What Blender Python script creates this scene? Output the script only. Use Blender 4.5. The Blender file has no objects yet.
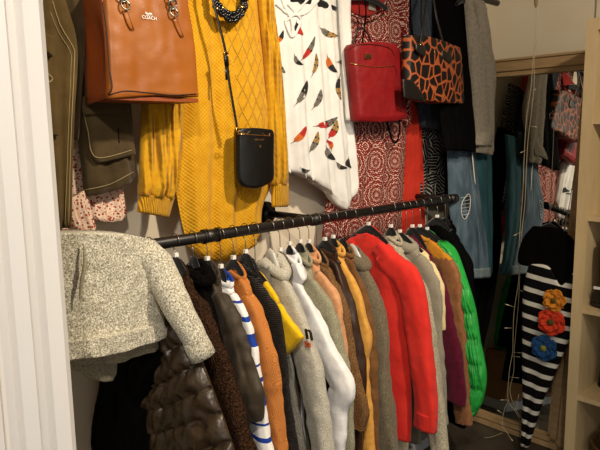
import bpy, bmesh, math, random, re
from mathutils import Vector, noise
from mathutils.bvhtree import BVHTree
PI = math.pi
scene = bpy.context.scene
COL = scene.collection
random.seed(4)

# ---------------------------------------------------------------- camera
F = 600.0
PITCH, ROLL, YAW = math.radians(8.5), math.radians(0.87), math.radians(46)
CAM = Vector((0, 0, 1.38))
fw = Vector((math.cos(YAW)*math.cos(PITCH), math.sin(YAW)*math.cos(PITCH), -math.sin(PITCH)))
r0 = fw.cross(Vector((0, 0, 1))).normalized(); u0 = r0.cross(fw)
rt = r0*math.cos(ROLL) - u0*math.sin(ROLL)
up = r0*math.sin(ROLL) + u0*math.cos(ROLL)
cd = bpy.data.cameras.new('camera'); cam = bpy.data.objects.new('camera', cd); COL.objects.link(cam)
from mathutils import Matrix
m = Matrix((rt, up, -fw)).transposed().to_4x4(); m.translation = CAM
cam.matrix_world = m
cd.sensor_width = 36; cd.lens = F*36/600; cd.clip_start = 0.02
scene.camera = cam

# ---------------------------------------------------------------- world, lights, exposure
w = bpy.data.worlds.new('world'); scene.world = w; w.use_nodes = True
w.node_tree.nodes['Background'].inputs[0].default_value = (1.0, 0.95, 0.88, 1)
w.node_tree.nodes['Background'].inputs[1].default_value = 0.46
scene.view_settings.view_transform = 'Standard'; scene.view_settings.look = 'None'
scene.view_settings.gamma = 1; scene.view_settings.use_curve_mapping = False
scene.view_settings.exposure = 0.28

def spot(name, loc, tgt, energy, size, cone, blend, col):
    l = bpy.data.lights.new(name, 'SPOT'); l.energy = energy; l.shadow_soft_size = size
    l.spot_size = math.radians(cone); l.spot_blend = blend; l.color = col
    o = bpy.data.objects.new(name, l); COL.objects.link(o); o.location = loc
    o.rotation_euler = (Vector(tgt)-Vector(loc)).to_track_quat('-Z', 'Y').to_euler()
    return o
spot('ceiling_and_fill_spot', (1.15, 0.0, 2.45), (1.15, 1.45, 1.0), 124, 0.045, 78, 0.7, (1.0, 0.86, 0.66))
spot('ceiling_and_fill_spot', (-0.25, -0.3, 2.45), (0.75, 1.3, 0.9), 80, 0.05, 70, 0.8, (1.0, 0.90, 0.76))
spot('ceiling_and_fill_spot', (0.9, -0.9, 2.50), (2.5, 1.15, 1.5), 105, 0.06, 46, 0.8, (1.0, 0.86, 0.66))  # fill spot added to brighten the right wall
spot('ceiling_and_fill_spot', (-0.9, -1.0, 2.50), (0.1, 0.8, 1.1), 30, 0.2, 60, 0.9, (0.95, 0.97, 1.0))  # cool fill spot added to brighten the door casing

# ---------------------------------------------------------------- helpers
def ray(px, py):
    return fw + rt*((px-300)/F) + up*((225-py)/F)
def at(px, py, ax='y', v=1.5):
    d = ray(px, py); i = 'xyz'.index(ax)
    return CAM + d*((v-CAM[i])/d[i])

def props(o, label=None, cat=None, group=None, kind=None):
    if label: o['label'] = label
    if cat: o['category'] = cat
    if group: o['group'] = group
    if kind: o['kind'] = kind
    return o
def thing(name, label, cat, loc=(0, 0, 0), group=None):
    o = bpy.data.objects.new(name, None); COL.objects.link(o); o.location = loc
    o.empty_display_size = 0.05
    return props(o, label, cat, group)
def link(name, me, mat, parent=None, smooth=True, label=None):
    """me: Mesh with world-space vertices. Parented under parent (an unrotated Empty or mesh)."""
    mats = mat if isinstance(mat, (list, tuple)) else [mat]
    for mm in mats:
        if mm: me.materials.append(mm)
    for p in me.polygons: p.use_smooth = smooth
    o = bpy.data.objects.new(name, me); COL.objects.link(o)
    if parent:
        off = wloc(parent)
        me.transform(Matrix.Translation(-off))
        o.parent = parent
    else:
        # origin at the base of the thing
        xs = [v.co for v in me.vertices]
        c = Vector((sum(v.x for v in xs)/len(xs), sum(v.y for v in xs)/len(xs), min(v.z for v in xs)))
        me.transform(Matrix.Translation(-c)); o.location = c
    if label: o['label'] = label
    return o
def wloc(o):
    v = Vector(o.location)
    while o.parent: o = o.parent; v += Vector(o.location)
    return v

def mesh_of(verts, faces, name='mesh', fmat=None):
    me = bpy.data.meshes.new(name); me.from_pydata([tuple(v) for v in verts], [], faces); me.update()
    if fmat:
        for p, k in zip(me.polygons, fmat): p.material_index = k
    return me

class MB:
    def __init__(s): s.v = []; s.f = []; s.m = []
    def add(s, vs, fs, mi=0):
        b = len(s.v); s.v += [Vector(v) for v in vs]; s.f += [tuple(i+b for i in f) for f in fs]; s.m += [mi]*len(fs); return s
    def box(s, a, b, mi=0, M=None):
        x0, y0, z0 = a; x1, y1, z1 = b
        vs = [Vector(p) for p in ((x0,y0,z0),(x1,y0,z0),(x1,y1,z0),(x0,y1,z0),(x0,y0,z1),(x1,y0,z1),(x1,y1,z1),(x0,y1,z1))]
        if M: vs = [M @ v for v in vs]
        return s.add(vs, [(0,3,2,1),(4,5,6,7),(0,1,5,4),(1,2,6,5),(2,3,7,6),(3,0,4,7)], mi)
    def tube(s, pts, rad, n=10, ey=None, mi=0, cap=True, side=None, wr=0, seed=0, quilt=None, crease=0, flat=1):
        """swept tube; rad a number or a list; ey = radius across `side` (defaults to rad)"""
        pts = [Vector(p) for p in pts]; k = len(pts)
        R = rad if isinstance(rad, (list, tuple)) else [rad]*k
        E = ey if isinstance(ey, (list, tuple)) else [ey]*k if ey else R
        vs = []; T0 = None
        nrm = None; acc = 0
        for i, p in enumerate(pts):
            t = (pts[min(i+1, k-1)]-pts[max(i-1, 0)]).normalized()
            if i: acc += (pts[i]-pts[i-1]).length
            if side is not None: b = Vector(side)
            else:
                if nrm is None:
                    b = Vector((0, 0, 1)) if abs(t.z) < .9 else Vector((1, 0, 0))
                else: b = nrm
            a = t.cross(b).normalized(); b = a.cross(t).normalized(); nrm = b
            for j in range(n):
                th = 2*PI*j/n; q = 1.0
                if quilt:
                    q = 1 + quilt[1]*(abs(math.sin(PI*(acc+.010*math.sin(th*2+seed))/quilt[0]))**.45 - .6)
                d = a*(R[i]*math.cos(th)*(1+(q-1)*.35)) + b*(E[i]*math.copysign(abs(math.sin(th))**flat, math.sin(th))*q)
                if crease:
                    cr = math.sin(3*th+seed+1.4*math.sin(acc*9+seed))*.5+math.sin(5*th+seed*2+2*math.sin(acc*6))*.3
                    cr += .55*math.sin(acc*95+2.2*math.sin(th*2+seed)+3*noise.noise(Vector((acc*9, seed, 0))))*max(0, noise.noise(Vector((acc*7+seed, math.cos(th), 3)))+.15)
                    d = d*(1+crease*cr)
                if wr:
                    pp = p+d; nz = noise.noise(Vector((pp.x*22+seed, pp.y*22, pp.z*9)))
                    nz += .6*noise.noise(Vector((pp.x*40, pp.y*40+seed, pp.z*30)))
                    d = d*(1+wr*nz)
                vs.append(p+d)
        fs = [(i*n+j, i*n+(j+1) % n, (i+1)*n+(j+1) % n, (i+1)*n+j) for i in range(k-1) for j in range(n)]
        if cap: fs += [tuple(range(n))[::-1], tuple((k-1)*n+j for j in range(n))]
        return s.add(vs, fs, mi)
    def build(s, name, mat, parent=None, smooth=True, label=None):
        me = mesh_of(s.v, s.f, name, s.m)
        if True:
            bm = bmesh.new(); bm.from_mesh(me); bmesh.ops.recalc_face_normals(bm, faces=bm.faces); bm.to_mesh(me); bm.free()
        return link(name, me, mat, parent, smooth, label)

def crv(pts, n):
    """Catmull-Rom resample of tuples/Vectors to n points, evenly along the chord length"""
    P = [Vector(p) for p in pts]
    if len(P) == 1: return P*n
    D = [0]
    for a, b in zip(P, P[1:]): D.append(D[-1]+max((b-a).length, 1e-9))
    out = []
    for k in range(n):
        t = D[-1]*k/(n-1) if n > 1 else 0; i = 0
        while i < len(P)-2 and D[i+1] < t: i += 1
        f = (t-D[i])/(D[i+1]-D[i]); f = max(0, min(1, f))
        p0, p1, p2, p3 = P[max(i-1, 0)], P[i], P[i+1], P[min(i+2, len(P)-1)]
        if len(P) == 2: out.append(p1.lerp(p2, f)); continue
        q = .5*((2*p1)+(p2-p0)*f+(2*p0-5*p1+4*p2-p3)*f*f+(-p0+3*p1-3*p2+p3)*f**3)
        out.append(q)
    return out

def drape(name, rows, mat, parent, v=1.5, ax='y', th=.02, fold=.006, nf=5, nu=44, nv=40, seed=0, back=.006,
          bulge=.35, wrinkle=.003, label=None, smooth_rows=True, foldtop=.3, quilt=None):
    """cloth shell between pixel rows read from the photograph, set on the real plane ax=v; folds stand towards the room"""
    R3 = []
    for r in rows:
        vv = v
        if isinstance(r[0], (int, float)) and not isinstance(r[0], tuple): vv = r[0]; r = r[1:]
        R3.append(crv([at(p[0], p[1], ax, vv) for p in r], nu+1))
    cols = [crv([R3[i][u] for i in range(len(R3))], nv+1) if smooth_rows else crv([R3[i][u] for i in range(len(R3))], nv+1) for u in range(nu+1)]
    dirv = Vector((0, -1, 0)) if ax == 'y' else Vector((-1, 0, 0))
    vs = []; idx = {}
    for side in (0, 1):
        for j in range(nv+1):
            for i in range(nu+1):
                p = cols[i][j].copy(); u = i/nu; t = j/nv
                edge = math.sin(PI*u)**bulge if 0 < u < 1 else 0
                f = 0
                if side == 0:
                    amp = fold*(foldtop+(1-foldtop)*t)
                    ph = noise.noise(Vector((seed*3.1, t*1.3, u*1.5)))*2.2
                    f = amp*(math.sin(2*PI*nf*u+ph+seed)+.5*math.sin(2*PI*nf*2.3*u+ph*2+seed*2))
                    f += wrinkle*(noise.noise(Vector((p.x*18+seed, p.z*10, p.y*18)))+.7*noise.noise(Vector((p.x*45+seed, p.z*35, p.y*45))))
                    if quilt:
                        ph2 = t*quilt[0]; sq = abs(math.sin(PI*ph2)); f += quilt[1]*(sq**.36-.5)
                        f += quilt[1]*.42*(1-sq*.8)*math.sin(u*52+seed+4*noise.noise(Vector((u*5, t*quilt[0]*1.5, seed))))+quilt[1]*.5*noise.noise(Vector((u*5-t*7, u*6+t*9, seed)))
                    p += dirv*(th*edge*(1 if t < .97 else .8)+f*min(1, edge+.3))
                else:
                    amp = fold*(foldtop+(1-foldtop)*t)
                    ph = noise.noise(Vector((seed*3.1, t*1.3, u*1.5)))*2.2
                    f = amp*(math.sin(2*PI*nf*u+ph+seed)+.5*math.sin(2*PI*nf*2.3*u+ph*2+seed*2))
                    p += dirv*(min(0, f*.6)*edge-back*edge-.0015)
                vs.append(p)
    W = nu+1; H = nv+1; N = W*H
    fs = []
    for j in range(nv):
        for i in range(nu):
            a = j*W+i
            fs.append((a, a+1, a+W+1, a+W)); fs.append((N+a, N+a+W, N+a+W+1, N+a+1))
    for j in range(nv):
        a = j*W; fs.append((a, a+W, N+a+W, N+a)); a = j*W+nu; fs.append((a, N+a, N+a+W, a+W))
    for i in range(nu):
        fs.append((i, N+i, N+i+1, i+1)); a = nv*W+i; fs.append((a, a+1, N+a+1, N+a))
    me = mesh_of(vs, fs, name)
    bm = bmesh.new(); bm.from_mesh(me); bmesh.ops.recalc_face_normals(bm, faces=bm.faces); bm.to_mesh(me); bm.free()
    bvh = BVHTree.FromPolygons([Vector(q) for q in vs], fs)
    o = link(name, me, mat, parent, label=label)
    return o, bvh

def onto(bvh, px, py, off=.002):
    """the place of a pixel of the photograph on a surface already built"""
    d = ray(px, py).normalized(); h = bvh.ray_cast(CAM, d)
    if h[0] is None: return None
    n = h[1]; n = n if n.dot(d) < 0 else -n
    return h[0]+n*off

# ---------------------------------------------------------------- materials
def C(h):
    h = h.lstrip('#'); c = [int(h[i:i+2], 16)/255 for i in (0, 2, 4)]
    return tuple((x/12.92 if x <= .04045 else ((x+.055)/1.055)**2.4) for x in c)+(1,)
class NT:
    def __init__(s, name, rough=.8, metal=0, spec=.3, sheen=0):
        s.m = bpy.data.materials.new(name); s.m.use_nodes = True; s.t = s.m.node_tree; s.n = s.t.nodes
        s.b = s.n['Principled BSDF']; s.b.inputs['Roughness'].default_value = rough; s.b.inputs['Metallic'].default_value = metal
        s.b.inputs['Specular IOR Level'].default_value = spec
        if sheen: s.b.inputs['Sheen Weight'].default_value = sheen
        tc = s.n.new('ShaderNodeTexCoord'); s.co = tc.outputs['Object']
    def l(s, a, b): s.t.links.new(a, b)
    def mapping(s, sc=(1, 1, 1), rot=(0, 0, 0), loc=(0, 0, 0)):
        k = s.n.new('ShaderNodeMapping'); s.l(s.co, k.inputs[0]); k.inputs['Scale'].default_value = sc; k.inputs['Rotation'].default_value = rot
        k.inputs['Location'].default_value = loc; return k.outputs[0]
    def noise(s, scale, detail=2, vec=None, rough=.5):
        k = s.n.new('ShaderNodeTexNoise'); k.inputs['Scale'].default_value = scale; k.inputs['Detail'].default_value = detail; k.inputs['Roughness'].default_value = rough
        s.l(vec or s.co, k.inputs['Vector']); return k.outputs['Fac']
    def wave(s, scale, axis='X', dist=0, dscale=1, vec=None):
        k = s.n.new('ShaderNodeTexWave'); k.bands_direction = axis; k.inputs['Scale'].default_value = scale; k.inputs['Distortion'].default_value = dist
        k.inputs['Detail Scale'].default_value = dscale; s.l(vec or s.co, k.inputs['Vector']); return k.outputs['Fac']
    def vor(s, scale, feat='F1', vec=None, out='Distance', rnd=1):
        k = s.n.new('ShaderNodeTexVoronoi'); k.feature = feat; k.inputs['Scale'].default_value = scale; k.inputs['Randomness'].default_value = rnd
        s.l(vec or s.co, k.inputs['Vector']); return k.outputs[out]
    def math(s, op, a, b=0, c=0):
        k = s.n.new('ShaderNodeMath'); k.operation = op
        for i, x in enumerate((a, b, c)):
            if isinstance(x, (int, float)): k.inputs[i].default_value = x
            else: s.l(x, k.inputs[i])
        return k.outputs[0]
    def xyz(s, vec=None):
        k = s.n.new('ShaderNodeSeparateXYZ'); s.l(vec or s.co, k.inputs[0]); return k.outputs
    def ramp(s, fac, stops, const=False):
        k = s.n.new('ShaderNodeValToRGB'); s.l(fac, k.inputs[0]); e = k.color_ramp.elements
        if const: k.color_ramp.interpolation = 'CONSTANT'
        while len(e) < len(stops): e.new(.5)
        for el, (p, c) in zip(e, stops): el.position = p; el.color = C(c) if isinstance(c, str) else c
        return k.outputs[0]
    def col(s, x):
        if isinstance(x, str): s.b.inputs['Base Color'].default_value = C(x)
        else: s.l(x, s.b.inputs['Base Color'])
        return s
    def bump(s, h, strength=.5, dist=.003):
        k = s.n.new('ShaderNodeBump'); k.inputs['Strength'].default_value = strength; k.inputs['Distance'].default_value = dist
        if getattr(s, 'lastb', None): s.l(s.lastb, k.inputs['Normal'])
        s.l(h, k.inputs['Height']); s.lastb = k.outputs[0]; s.l(s.lastb, s.b.inputs['Normal']); return s

def cloth(name, c1, c2=None, scale=60, rough=.9, weave=500, wb=.35, sheen=.1, spec=.15, wr=.5):
    t = NT(name, rough, spec=spec, sheen=sheen)
    if c2: t.col(t.ramp(t.noise(scale, 3), [(.35, c1), (.68, c2)]))
    else: t.col(c1)
    t.bump(t.noise(weave, 2), wb, .001); t.bump(t.noise(14, 3), wr, .012)
    return t.m
def melange(name, c1, c2, c3=None, scale=260, bump=.6):
    t = NT(name, .95, spec=.1, sheen=.15)
    n = t.noise(scale, 4, rough=.75)
    t.col(t.ramp(n, [(.36, c1), (.5, c2), (.62, c3 or c2)]))
    t.bump(n, bump, .002); t.bump(t.noise(14, 3), .4, .01)
    return t.m
def boucle(name, c1, c2, scale=170, d=.004):
    t = NT(name, .97, spec=.05, sheen=0)
    n = t.vor(scale); n2 = t.noise(scale*1.3, 3)
    t.col(t.ramp(n2, [(.3, c1), (.7, c2)])); t.bump(n, 1, d); t.bump(n2, .8, d)
    return t.m
def rib(name, c1, c2=None, n=45, axis='Y', d=.004, rough=.95):
    t = NT(name, rough, spec=.1, sheen=.1)
    wv = t.wave(n, axis, .6, 6)
    t.col(t.ramp(t.noise(90, 3), [(.35, c1), (.65, c2 or c1)])); t.bump(wv, .9, d); t.bump(t.noise(500, 2), .4, .001)
    return t.m
def plain(name, c, rough=.5, metal=0, spec=.5):
    return NT(name, rough, metal, spec).col(c).m

M = {}
M['wall'] = (lambda t: t.col(t.ramp(t.noise(3, 4), [(.3, '#dccfb6'), (.7, '#e2d7c1')])).bump(t.noise(120, 3), .15, .001).m)(NT('painted_wall', .85, spec=.2))
M['ceil'] = plain('ceiling_paint', '#e6dfd0', .9)
M['paint'] = (lambda t: t.col('#e3ded8').bump(t.noise(40, 2, vec=t.mapping((4, 4, .3))), .2, .001).m)(NT('white_gloss_paint', .42, spec=.4))
def floor_mat():
    t = NT('dark_floor', .55, spec=.4)
    t.col(t.ramp(t.noise(9, 5), [(.3, '#2a241d'), (.7, '#4a4135')])); t.bump(t.noise(60, 3), .2, .002); return t.m
M['floor'] = floor_mat()
def wood(name, a, b, rough=.5, sc=(1, 1, 12), axis='Z'):
    t = NT(name, rough, spec=.3)
    v = t.mapping(sc); n = t.noise(9, 5, vec=v, rough=.6)
    t.col(t.ramp(n, [(.3, a), (.7, b)])); t.bump(n, .15, .001); return t.m
M['birch'] = wood('pale_birch_veneer', '#cbb183', '#d6bf93', .5, (3, 3, .6))
M['oak'] = wood('limed_oak_frame', '#9c7f58', '#b89a70', .5, (6, 1, 6))
M['mirror'] = plain('mirror_glass', '#dfe0dc', .015, 1.0)
M['rail'] = plain('black_pipe', '#1c1815', .42, .3, .5)
M['chrome'] = plain('chrome_wire', '#8c867b', .35, 1.0)
M['gold'] = plain('gold_metal', '#d8b070', .25, 1.0)
M['velvet'] = NT('black_flocking', .95, spec=.1, sheen=.3).col('#0c0b0c').m
M['tag'] = plain('white_size_tag', '#eeeae2', .5)
M['clearplastic'] = plain('clear_hanger_plastic', '#bdb9b0', .25)

# ---------------------------------------------------------------- the room
WY = 1.60; WX = 2.86
def struct(name, mb, mat, smooth=False, parent=None):
    o = mb.build(name, mat, parent, smooth)
    o['kind'] = 'structure'; return o
struct('floor', MB().box((-1.6, -2.6, -.06), (3.1, WY+.06, 0)), M['floor'])
struct('wall_back', MB().box((-1.6, WY, 0), (WX, WY+.06, 2.6)), M['wall'])
struct('wall_right', MB().box((WX, -2.6, 0), (WX+.06, WY+.06, 2.6)), M['wall'])
struct('ceiling', MB().box((-1.6, -2.6, 2.6), (3.1, WY+.06, 2.66)), M['ceil'])
# moulding seam on the right wall above the shelf
p = at(597.5, 8, 'x', WX)
struct('trim_1', MB().box((WX-.012, p.y-.06, 0), (WX, p.y, 2.6)).box((WX-.018, p.y-.065, 0), (WX, p.y-.058, 2.6)), M['wall'])
# door casing in the left foreground, a fluted profile swept up
def casing():
    e = at(55, 225, 'y', .82).x
    prof = [(-.42, 0), (-.105, 0), (-.10, -.010), (-.094, -.010), (-.089, -.001), (-.072, -.001), (-.067, -.010), (-.05, -.014), (-.045, -.008),
            (-.036, -.008), (-.031, -.018), (-.012, -.020), (-.004, -.016), (0, -.008), (0, .10), (-.42, .10)]
    vs = []; n = len(prof)
    for z in (0, 2.6): vs += [(e+a, .82+b*(1.6 if b < 0 else 1), z) for a, b in prof]
    fs = [(i, (i+1) % n, n+(i+1) % n, n+i) for i in range(n)]+[tuple(range(n)), tuple(range(n, 2*n))]
    return MB().add(vs, fs)
struct('trim_2', casing(), M['paint'])
# partition wall behind the casing
e0 = at(55, 225, 'y', .82).x
struct('wall_left', MB().box((-1.6, .93, 0), (e0-.06, .98, 2.6)), M['wall'])

# ---------------------------------------------------------------- hanging rails
RY, RZ = 1.345, 1.11
def rail_x(px): return at(px, 245-.163*(px-157), 'z', RZ).x
r = thing('clothes_rail', 'black steel pipe clothes rail running along the wall above the hanging jackets', 'rail', (1.3, RY, RZ-.02))
MB().tube([(-.1, RY, RZ), (2.20, RY, RZ)], .0155, 20).build('pipe', M['rail'], r)
b = MB()
bp = at(265, 213, 'y', WY-.002)
b.tube([(bp.x, WY, RZ), (bp.x, WY-.012, RZ)], .042, 24); b.tube([(bp.x, WY-.012, RZ), (bp.x, WY-.03, RZ)], [.026, .018], 20)
b.tube([(bp.x, WY-.02, RZ), (bp.x, RY, RZ)], .012, 14); b.tube([(bp.x-.022, RY, RZ), (bp.x+.022, RY, RZ)], .019, 18)
b.build('wall_bracket', M['rail'], r)
b = MB()
b.tube([(2.17, WY, RZ), (2.17, WY-.012, RZ)], .042, 24); b.tube([(2.17, WY-.012, RZ), (2.17, RY, RZ)], .012, 14); b.tube([(2.16, RY, RZ), (2.205, RY, RZ)], .019, 18)
b.build('wall_bracket', M['rail'], r)
jx = rail_x(212)
MB().tube([(jx-.022, RY, RZ), (jx+.022, RY, RZ)], .0185, 20).tube([(jx-.026, RY, RZ), (jx-.020, RY, RZ)], .0205, 20).tube([(jx+.020, RY, RZ), (jx+.026, RY, RZ)], .0205, 20).build('pipe_joint', M['rail'], r)

UY, UZ = 1.46, 1.98
r = thing('clothes_rail', 'high black clothes rail above the picture that carries the top row of clothes', 'rail', (1.3, UY, UZ-.02))
MB().tube([(-.1, UY, UZ), (2.72, UY, UZ)], .014, 16).build('pipe', M['rail'], r)
for bx in (.3, 2.0): MB().tube([(bx, WY, UZ), (bx, UY, UZ)], .011, 12).tube([(bx, WY, UZ), (bx, WY-.01, UZ)], .04, 20).build('wall_bracket', M['rail'], r)

def hanger(x, y, rz, neck, span, label, mat='velvet', tag=True, ax='y', drop=.085, group='hangers on the lower rail', hook_h=None, tilt=0):
    """ax = direction of the hanger arms; neck = z where the arms meet"""
    t = thing('clothes_hanger', label, 'hanger', (x, y, neck), group)
    A = Vector((0, 1, 0)) if ax == 'y' else Vector((1, 0, 0))
    c = Vector((x, y, neck)); top = Vector((x, y, rz))
    hk = [c, c+Vector((0, 0, max(.02, rz-neck-.03)))]
    for k in range(0, 11):
        a = -PI*.35+PI*1.45*k/10
        hk.append(top+A*(.0205*math.cos(a))*1+Vector((tilt*.004*k, 0, .0205*math.sin(a))))
    MB().tube(crv(hk, 26), .0013, 6).build('hook', M['chrome'], t)
    pts = [c+A*(span*s)+Vector((0, 0, -drop*abs(s)**1.25)) for s in [i/8 for i in range(-8, 9)]]
    MB().tube(pts, .0065, 8, side=(0, 0, 1), ey=[.007+.011*(1-abs(i/8)) for i in range(-8, 9)]).build('arms', M[mat], t)
    if tag:
        s_ = .0055; z = neck+.014
        MB().box((x-s_, y-s_, z), (x+s_, y+s_, z+.011)).build('size_tag', M['tag'], t, False)
    return t

# ---------------------------------------------------------------- clothes on the lower rail
def garment(name, label, cat, hook_px, sil, hem, mat, th=.016, sr=.046, rx=.021, sleeve_mat=None, cuff=None, collar='band', wr=.16,
            quilt=None, near=True, neck_w=.06, x=None, grow=0, crease=.12, hmat='velvet', tag=True, flare=.0, seed=None, short=False, hang=True, yoke=None, wide=0, hook_label=None, sx=-.005):
    x = rail_x(hook_px) if x is None else x
    seed = seed if seed is not None else hook_px*.37
    S = [at(px, py, 'x', x) for px, py in sil]
    S = [Vector((p.y, p.z, 0)) for p in S]
    cy = RY; zN = S[0].y; yS, zS = S[1].x, S[1].y
    hw_s = cy-yS
    # a coherent shape even when the collar point is seen off-centre
    nk = min(max(cy-S[0].x, .045), .09)
    t = thing(name, label, cat, (x, cy, hem))
    # torso
    zN -= .004; nk = .028
    def sil_y(z):
        for a, b in zip(S, S[1:]):
            if b.y <= z <= a.y: return a.x+(b.x-a.x)*(a.y-z)/max(1e-6, a.y-b.y)
        return S[-1].x if z < S[-1].y else S[0].x
    prof = [(zN, .012), (zN-.006, nk)]
    for f in (.25, .5, .8, 1.0):
        z = zN+(zS-zN)*f-.004; prof.append((z, max(nk+.004, cy-sil_y(z)-.006)))
    zz = zS-.05
    while zz > hem+.03:
        tp = 1-.22*min(1, (zS-zz)/max(.1, zS-S[-1].y)); w_ = cy-(sil_y(zz)+(1.45*sr*tp if not short else .03))
        prof.append((zz, min(hw_s+.02, max(hw_s-.05, w_))-wide)); zz -= .07
    prof.append((hem, prof[-1][1]+flare))
    pr = crv([(a, b, 0) for a, b in prof], 44); n = 48; vs = []
    for k, q in enumerate(pr):
        z, hw = q.x, max(q.y, .03); dz = (zN-z)/max(.1, zN-hem)
        for j in range(n):
            a = 2*PI*j/n; ca, sa = math.cos(a), math.sin(a)
            yy = cy+hw*ca
            tt = th*(.62+.38*min(1, dz*6))
            xx = tt*math.copysign(abs(sa)**.7, sa)
            amp = min(1, dz*2.2)
            fo = .010*amp*math.sin(yy*42+seed+noise.noise(Vector((seed, z*3, 0)))*3)*(.7+.8*noise.noise(Vector((seed*2, z*5, yy*6))))
            fo += .004*noise.noise(Vector((yy*26, z*16, seed)))+.0025*noise.noise(Vector((yy*60, z*40, seed)))
            if quilt: xx *= 1+quilt[1]*(abs(math.sin(PI*(z-zN)/quilt[0]))**.5-.5)
            tilt_ = max(0, 1-(zN-z)/.05)*.8*xx
            vs.append((x+xx+fo, yy, z+tilt_+.006*math.sin(yy*20+seed)*(k == 43)))
    K = len(pr)
    fs = [(i*n+j, i*n+(j+1) % n, (i+1)*n+(j+1) % n, (i+1)*n+j) for i in range(K-1) for j in range(n)]
    fs.append(tuple((K-1)*n+j for j in range(n)))
    mb = MB().add(vs, fs)
    mats = [mat]
    if yoke:
        mats.append(yoke[0])
        mb.m = [1 if min(vs[i][2] for i in f) > yoke[1] else 0 for f in mb.f]
    body = mb.build('torso', mats, t)
    # sleeves: the near one follows the outline, the far one is its mirror image
    ns = 60 if not short else 20
    m0 = S[0].lerp(S[1], .35); m1 = S[0].lerp(S[1], .75)
    path = [Vector((m0.x+.012, m0.y-.034, 0)), Vector((m1.x+.010, m1.y-.040, 0)), Vector((yS+sr*.62, zS-sr*.80, 0))]
    for i in range(2, len(S)):
        d = (S[i]-S[i-1]).normalized(); nrm = Vector((-d.y, d.x, 0))
        if nrm.x < 0: nrm = -nrm
        rr = sr*(1-.22*(i-1)/(len(S)-2)) if not short else sr
        path.append(S[i]+nrm*rr)
    P = crv(path, ns)
    for sgn in ((-1, 1) if near else (1,)):
        pts = [Vector((x+sx, (p.x if sgn < 0 else 2*cy-p.x), p.y)) for p in P]
        R = [sr*(.60+.40*min(1, k/14))*(1-.22*k/(ns-1))*(1+grow*(k/(ns-1))**1.3) for k in range(ns)] if not short else [sr*(.85+.25*k/(ns-1)) for k in range(ns)]
        E = [(th*.95+(rx-th*.95)*min(1, k/16))*(1-.12*k/(ns-1)) for k in range(ns)]
        if not short:                                   # an open end: turn the cloth in
            pts = pts+[pts[-1]-(pts[-1]-pts[-2])*.9]; R = R+[R[-1]*.72]; E = E+[E[-1]*.6]
        s_ = MB().tube(pts, R, 36, ey=E, side=(1, 0, 0), wr=wr, seed=seed, quilt=quilt, crease=crease, flat=.62)
        if yoke: s_.m = [1 if min(s_.v[i].z for i in f) > yoke[1] else 0 for f in s_.f]
        sl = s_.build('sleeve', [sleeve_mat or mat]+([yoke[0]] if yoke else []), t)
        if cuff and not short:
            a, b_ = P[-7], P[-1]
            cpts = [Vector((x+sx, (q.x if sgn < 0 else 2*cy-q.x), q.y)) for q in crv([a, P[-4], P[-2], b_], 8)]
            MB().tube(cpts, R[-3]*1.02, 20, ey=E[-3]*1.1, side=(1, 0, 0)).build('cuff', cuff, sl)
    # collar or hood
    if collar:
        hood = collar == 'hood'
        cc = []
        slope = (zN-zS)/max(.08, hw_s); yr = .062 if hood else .048
        for k in range(25):
            a = 2*PI*k/24
            dy = yr*math.cos(a)
            cc.append((x+(.020 if hood else .011)*math.sin(a)-.002, cy+dy, zN-(.012 if hood else .004)-slope*abs(dy)*.9+(.012 if not hood else .006)*math.sin(a)))
        mr = {'band': .0045, 'hood': .017, 'stand': .005}[collar]
        MB().tube(cc, mr, 12, ey={'band': .008, 'hood': .019, 'stand': .014}[collar], side=(0, 0, 1), wr=.35 if hood else .15, seed=seed, cap=False).build('hood' if hood else 'collar', yoke[0] if yoke else mat, t)
    if hang:
        hanger(x-.003, cy, RZ, zN+.008, hw_s-.03, hook_label or 'hanger of the '+re.split(r',| with | hanging| beside| between| behind| squeezed| showing| to the| near| edge', label)[0], hmat, tag, drop=max(.03, zN-zS-.01))
    return t, body, x

F_BLK = cloth('black_fabric', '#050505', '#090808', spec=.04, sheen=0)
ct, _, _ = garment('coat', 'plain black coat hanging at the far left of the lower rail under the folded jacket', 'coat', 150,
        [(118, 285), (148, 307), (159, 335), (156, 375), (144, 405), (138, 460)], .18, F_BLK, x=.705, th=.03, rx=.03)
drape('back_skirt', [[(122, 325), (148, 325)], [(106, 362), (148, 366)], [(97, 405), (142, 410)], [(86, 462), (138, 462)]], F_BLK, ct, .70, 'x', th=.02, fold=.005, nf=2, seed=3)
pm = cloth('brown_quilted_nylon', '#2c2013', '#3f2f1d', 20, .38, 300, .1, 0, .5, 1.2)
pj, _, _ = garment('puffer_jacket', 'dark brown quilted puffer jacket hanging under the folded light grey jacket', 'jacket', 165,
        [(146, 285), (168, 305), (188, 348), (208, 402), (233, 460)], .2, pm, x=.77, th=.026, sr=.055, rx=.036, quilt=(.068, .42), wr=.16, crease=.05, near=False, wide=.03)
drape('sleeve', [[(156, 306), (169, 302)], [(157, 336), (184, 318)], [(154, 364), (193, 344)], [(149, 388), (204, 370)], [(142, 414), (214, 396)], [(139, 442), (224, 422)], [(139, 478), (235, 455)]], pm, pj, .742, 'x', th=.035, fold=.003, nf=2, nu=60, nv=110, seed=4, back=.02, quilt=(6.6, .018))
garment('fleece_jacket', 'dark chocolate brown teddy fleece jacket beside the quilted puffer', 'jacket', 177,
        [(176, 263), (194, 283), (216, 330), (236, 390), (258, 460)], .15, boucle('brown_teddy_fleece', '#0b0604', '#4a3222', 190, .005), x=.845, sr=.05, rx=.028)
garment('fur_jacket', 'black fluffy fur jacket hanging between the teddy fleece and the olive coat', 'jacket', 200,
        [(196, 263), (207, 280), (220, 330), (232, 390), (244, 460)], .2, boucle('black_fur', '#040303', '#0f0b09', 130), x=.90, collar='hood', tag=False)
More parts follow.
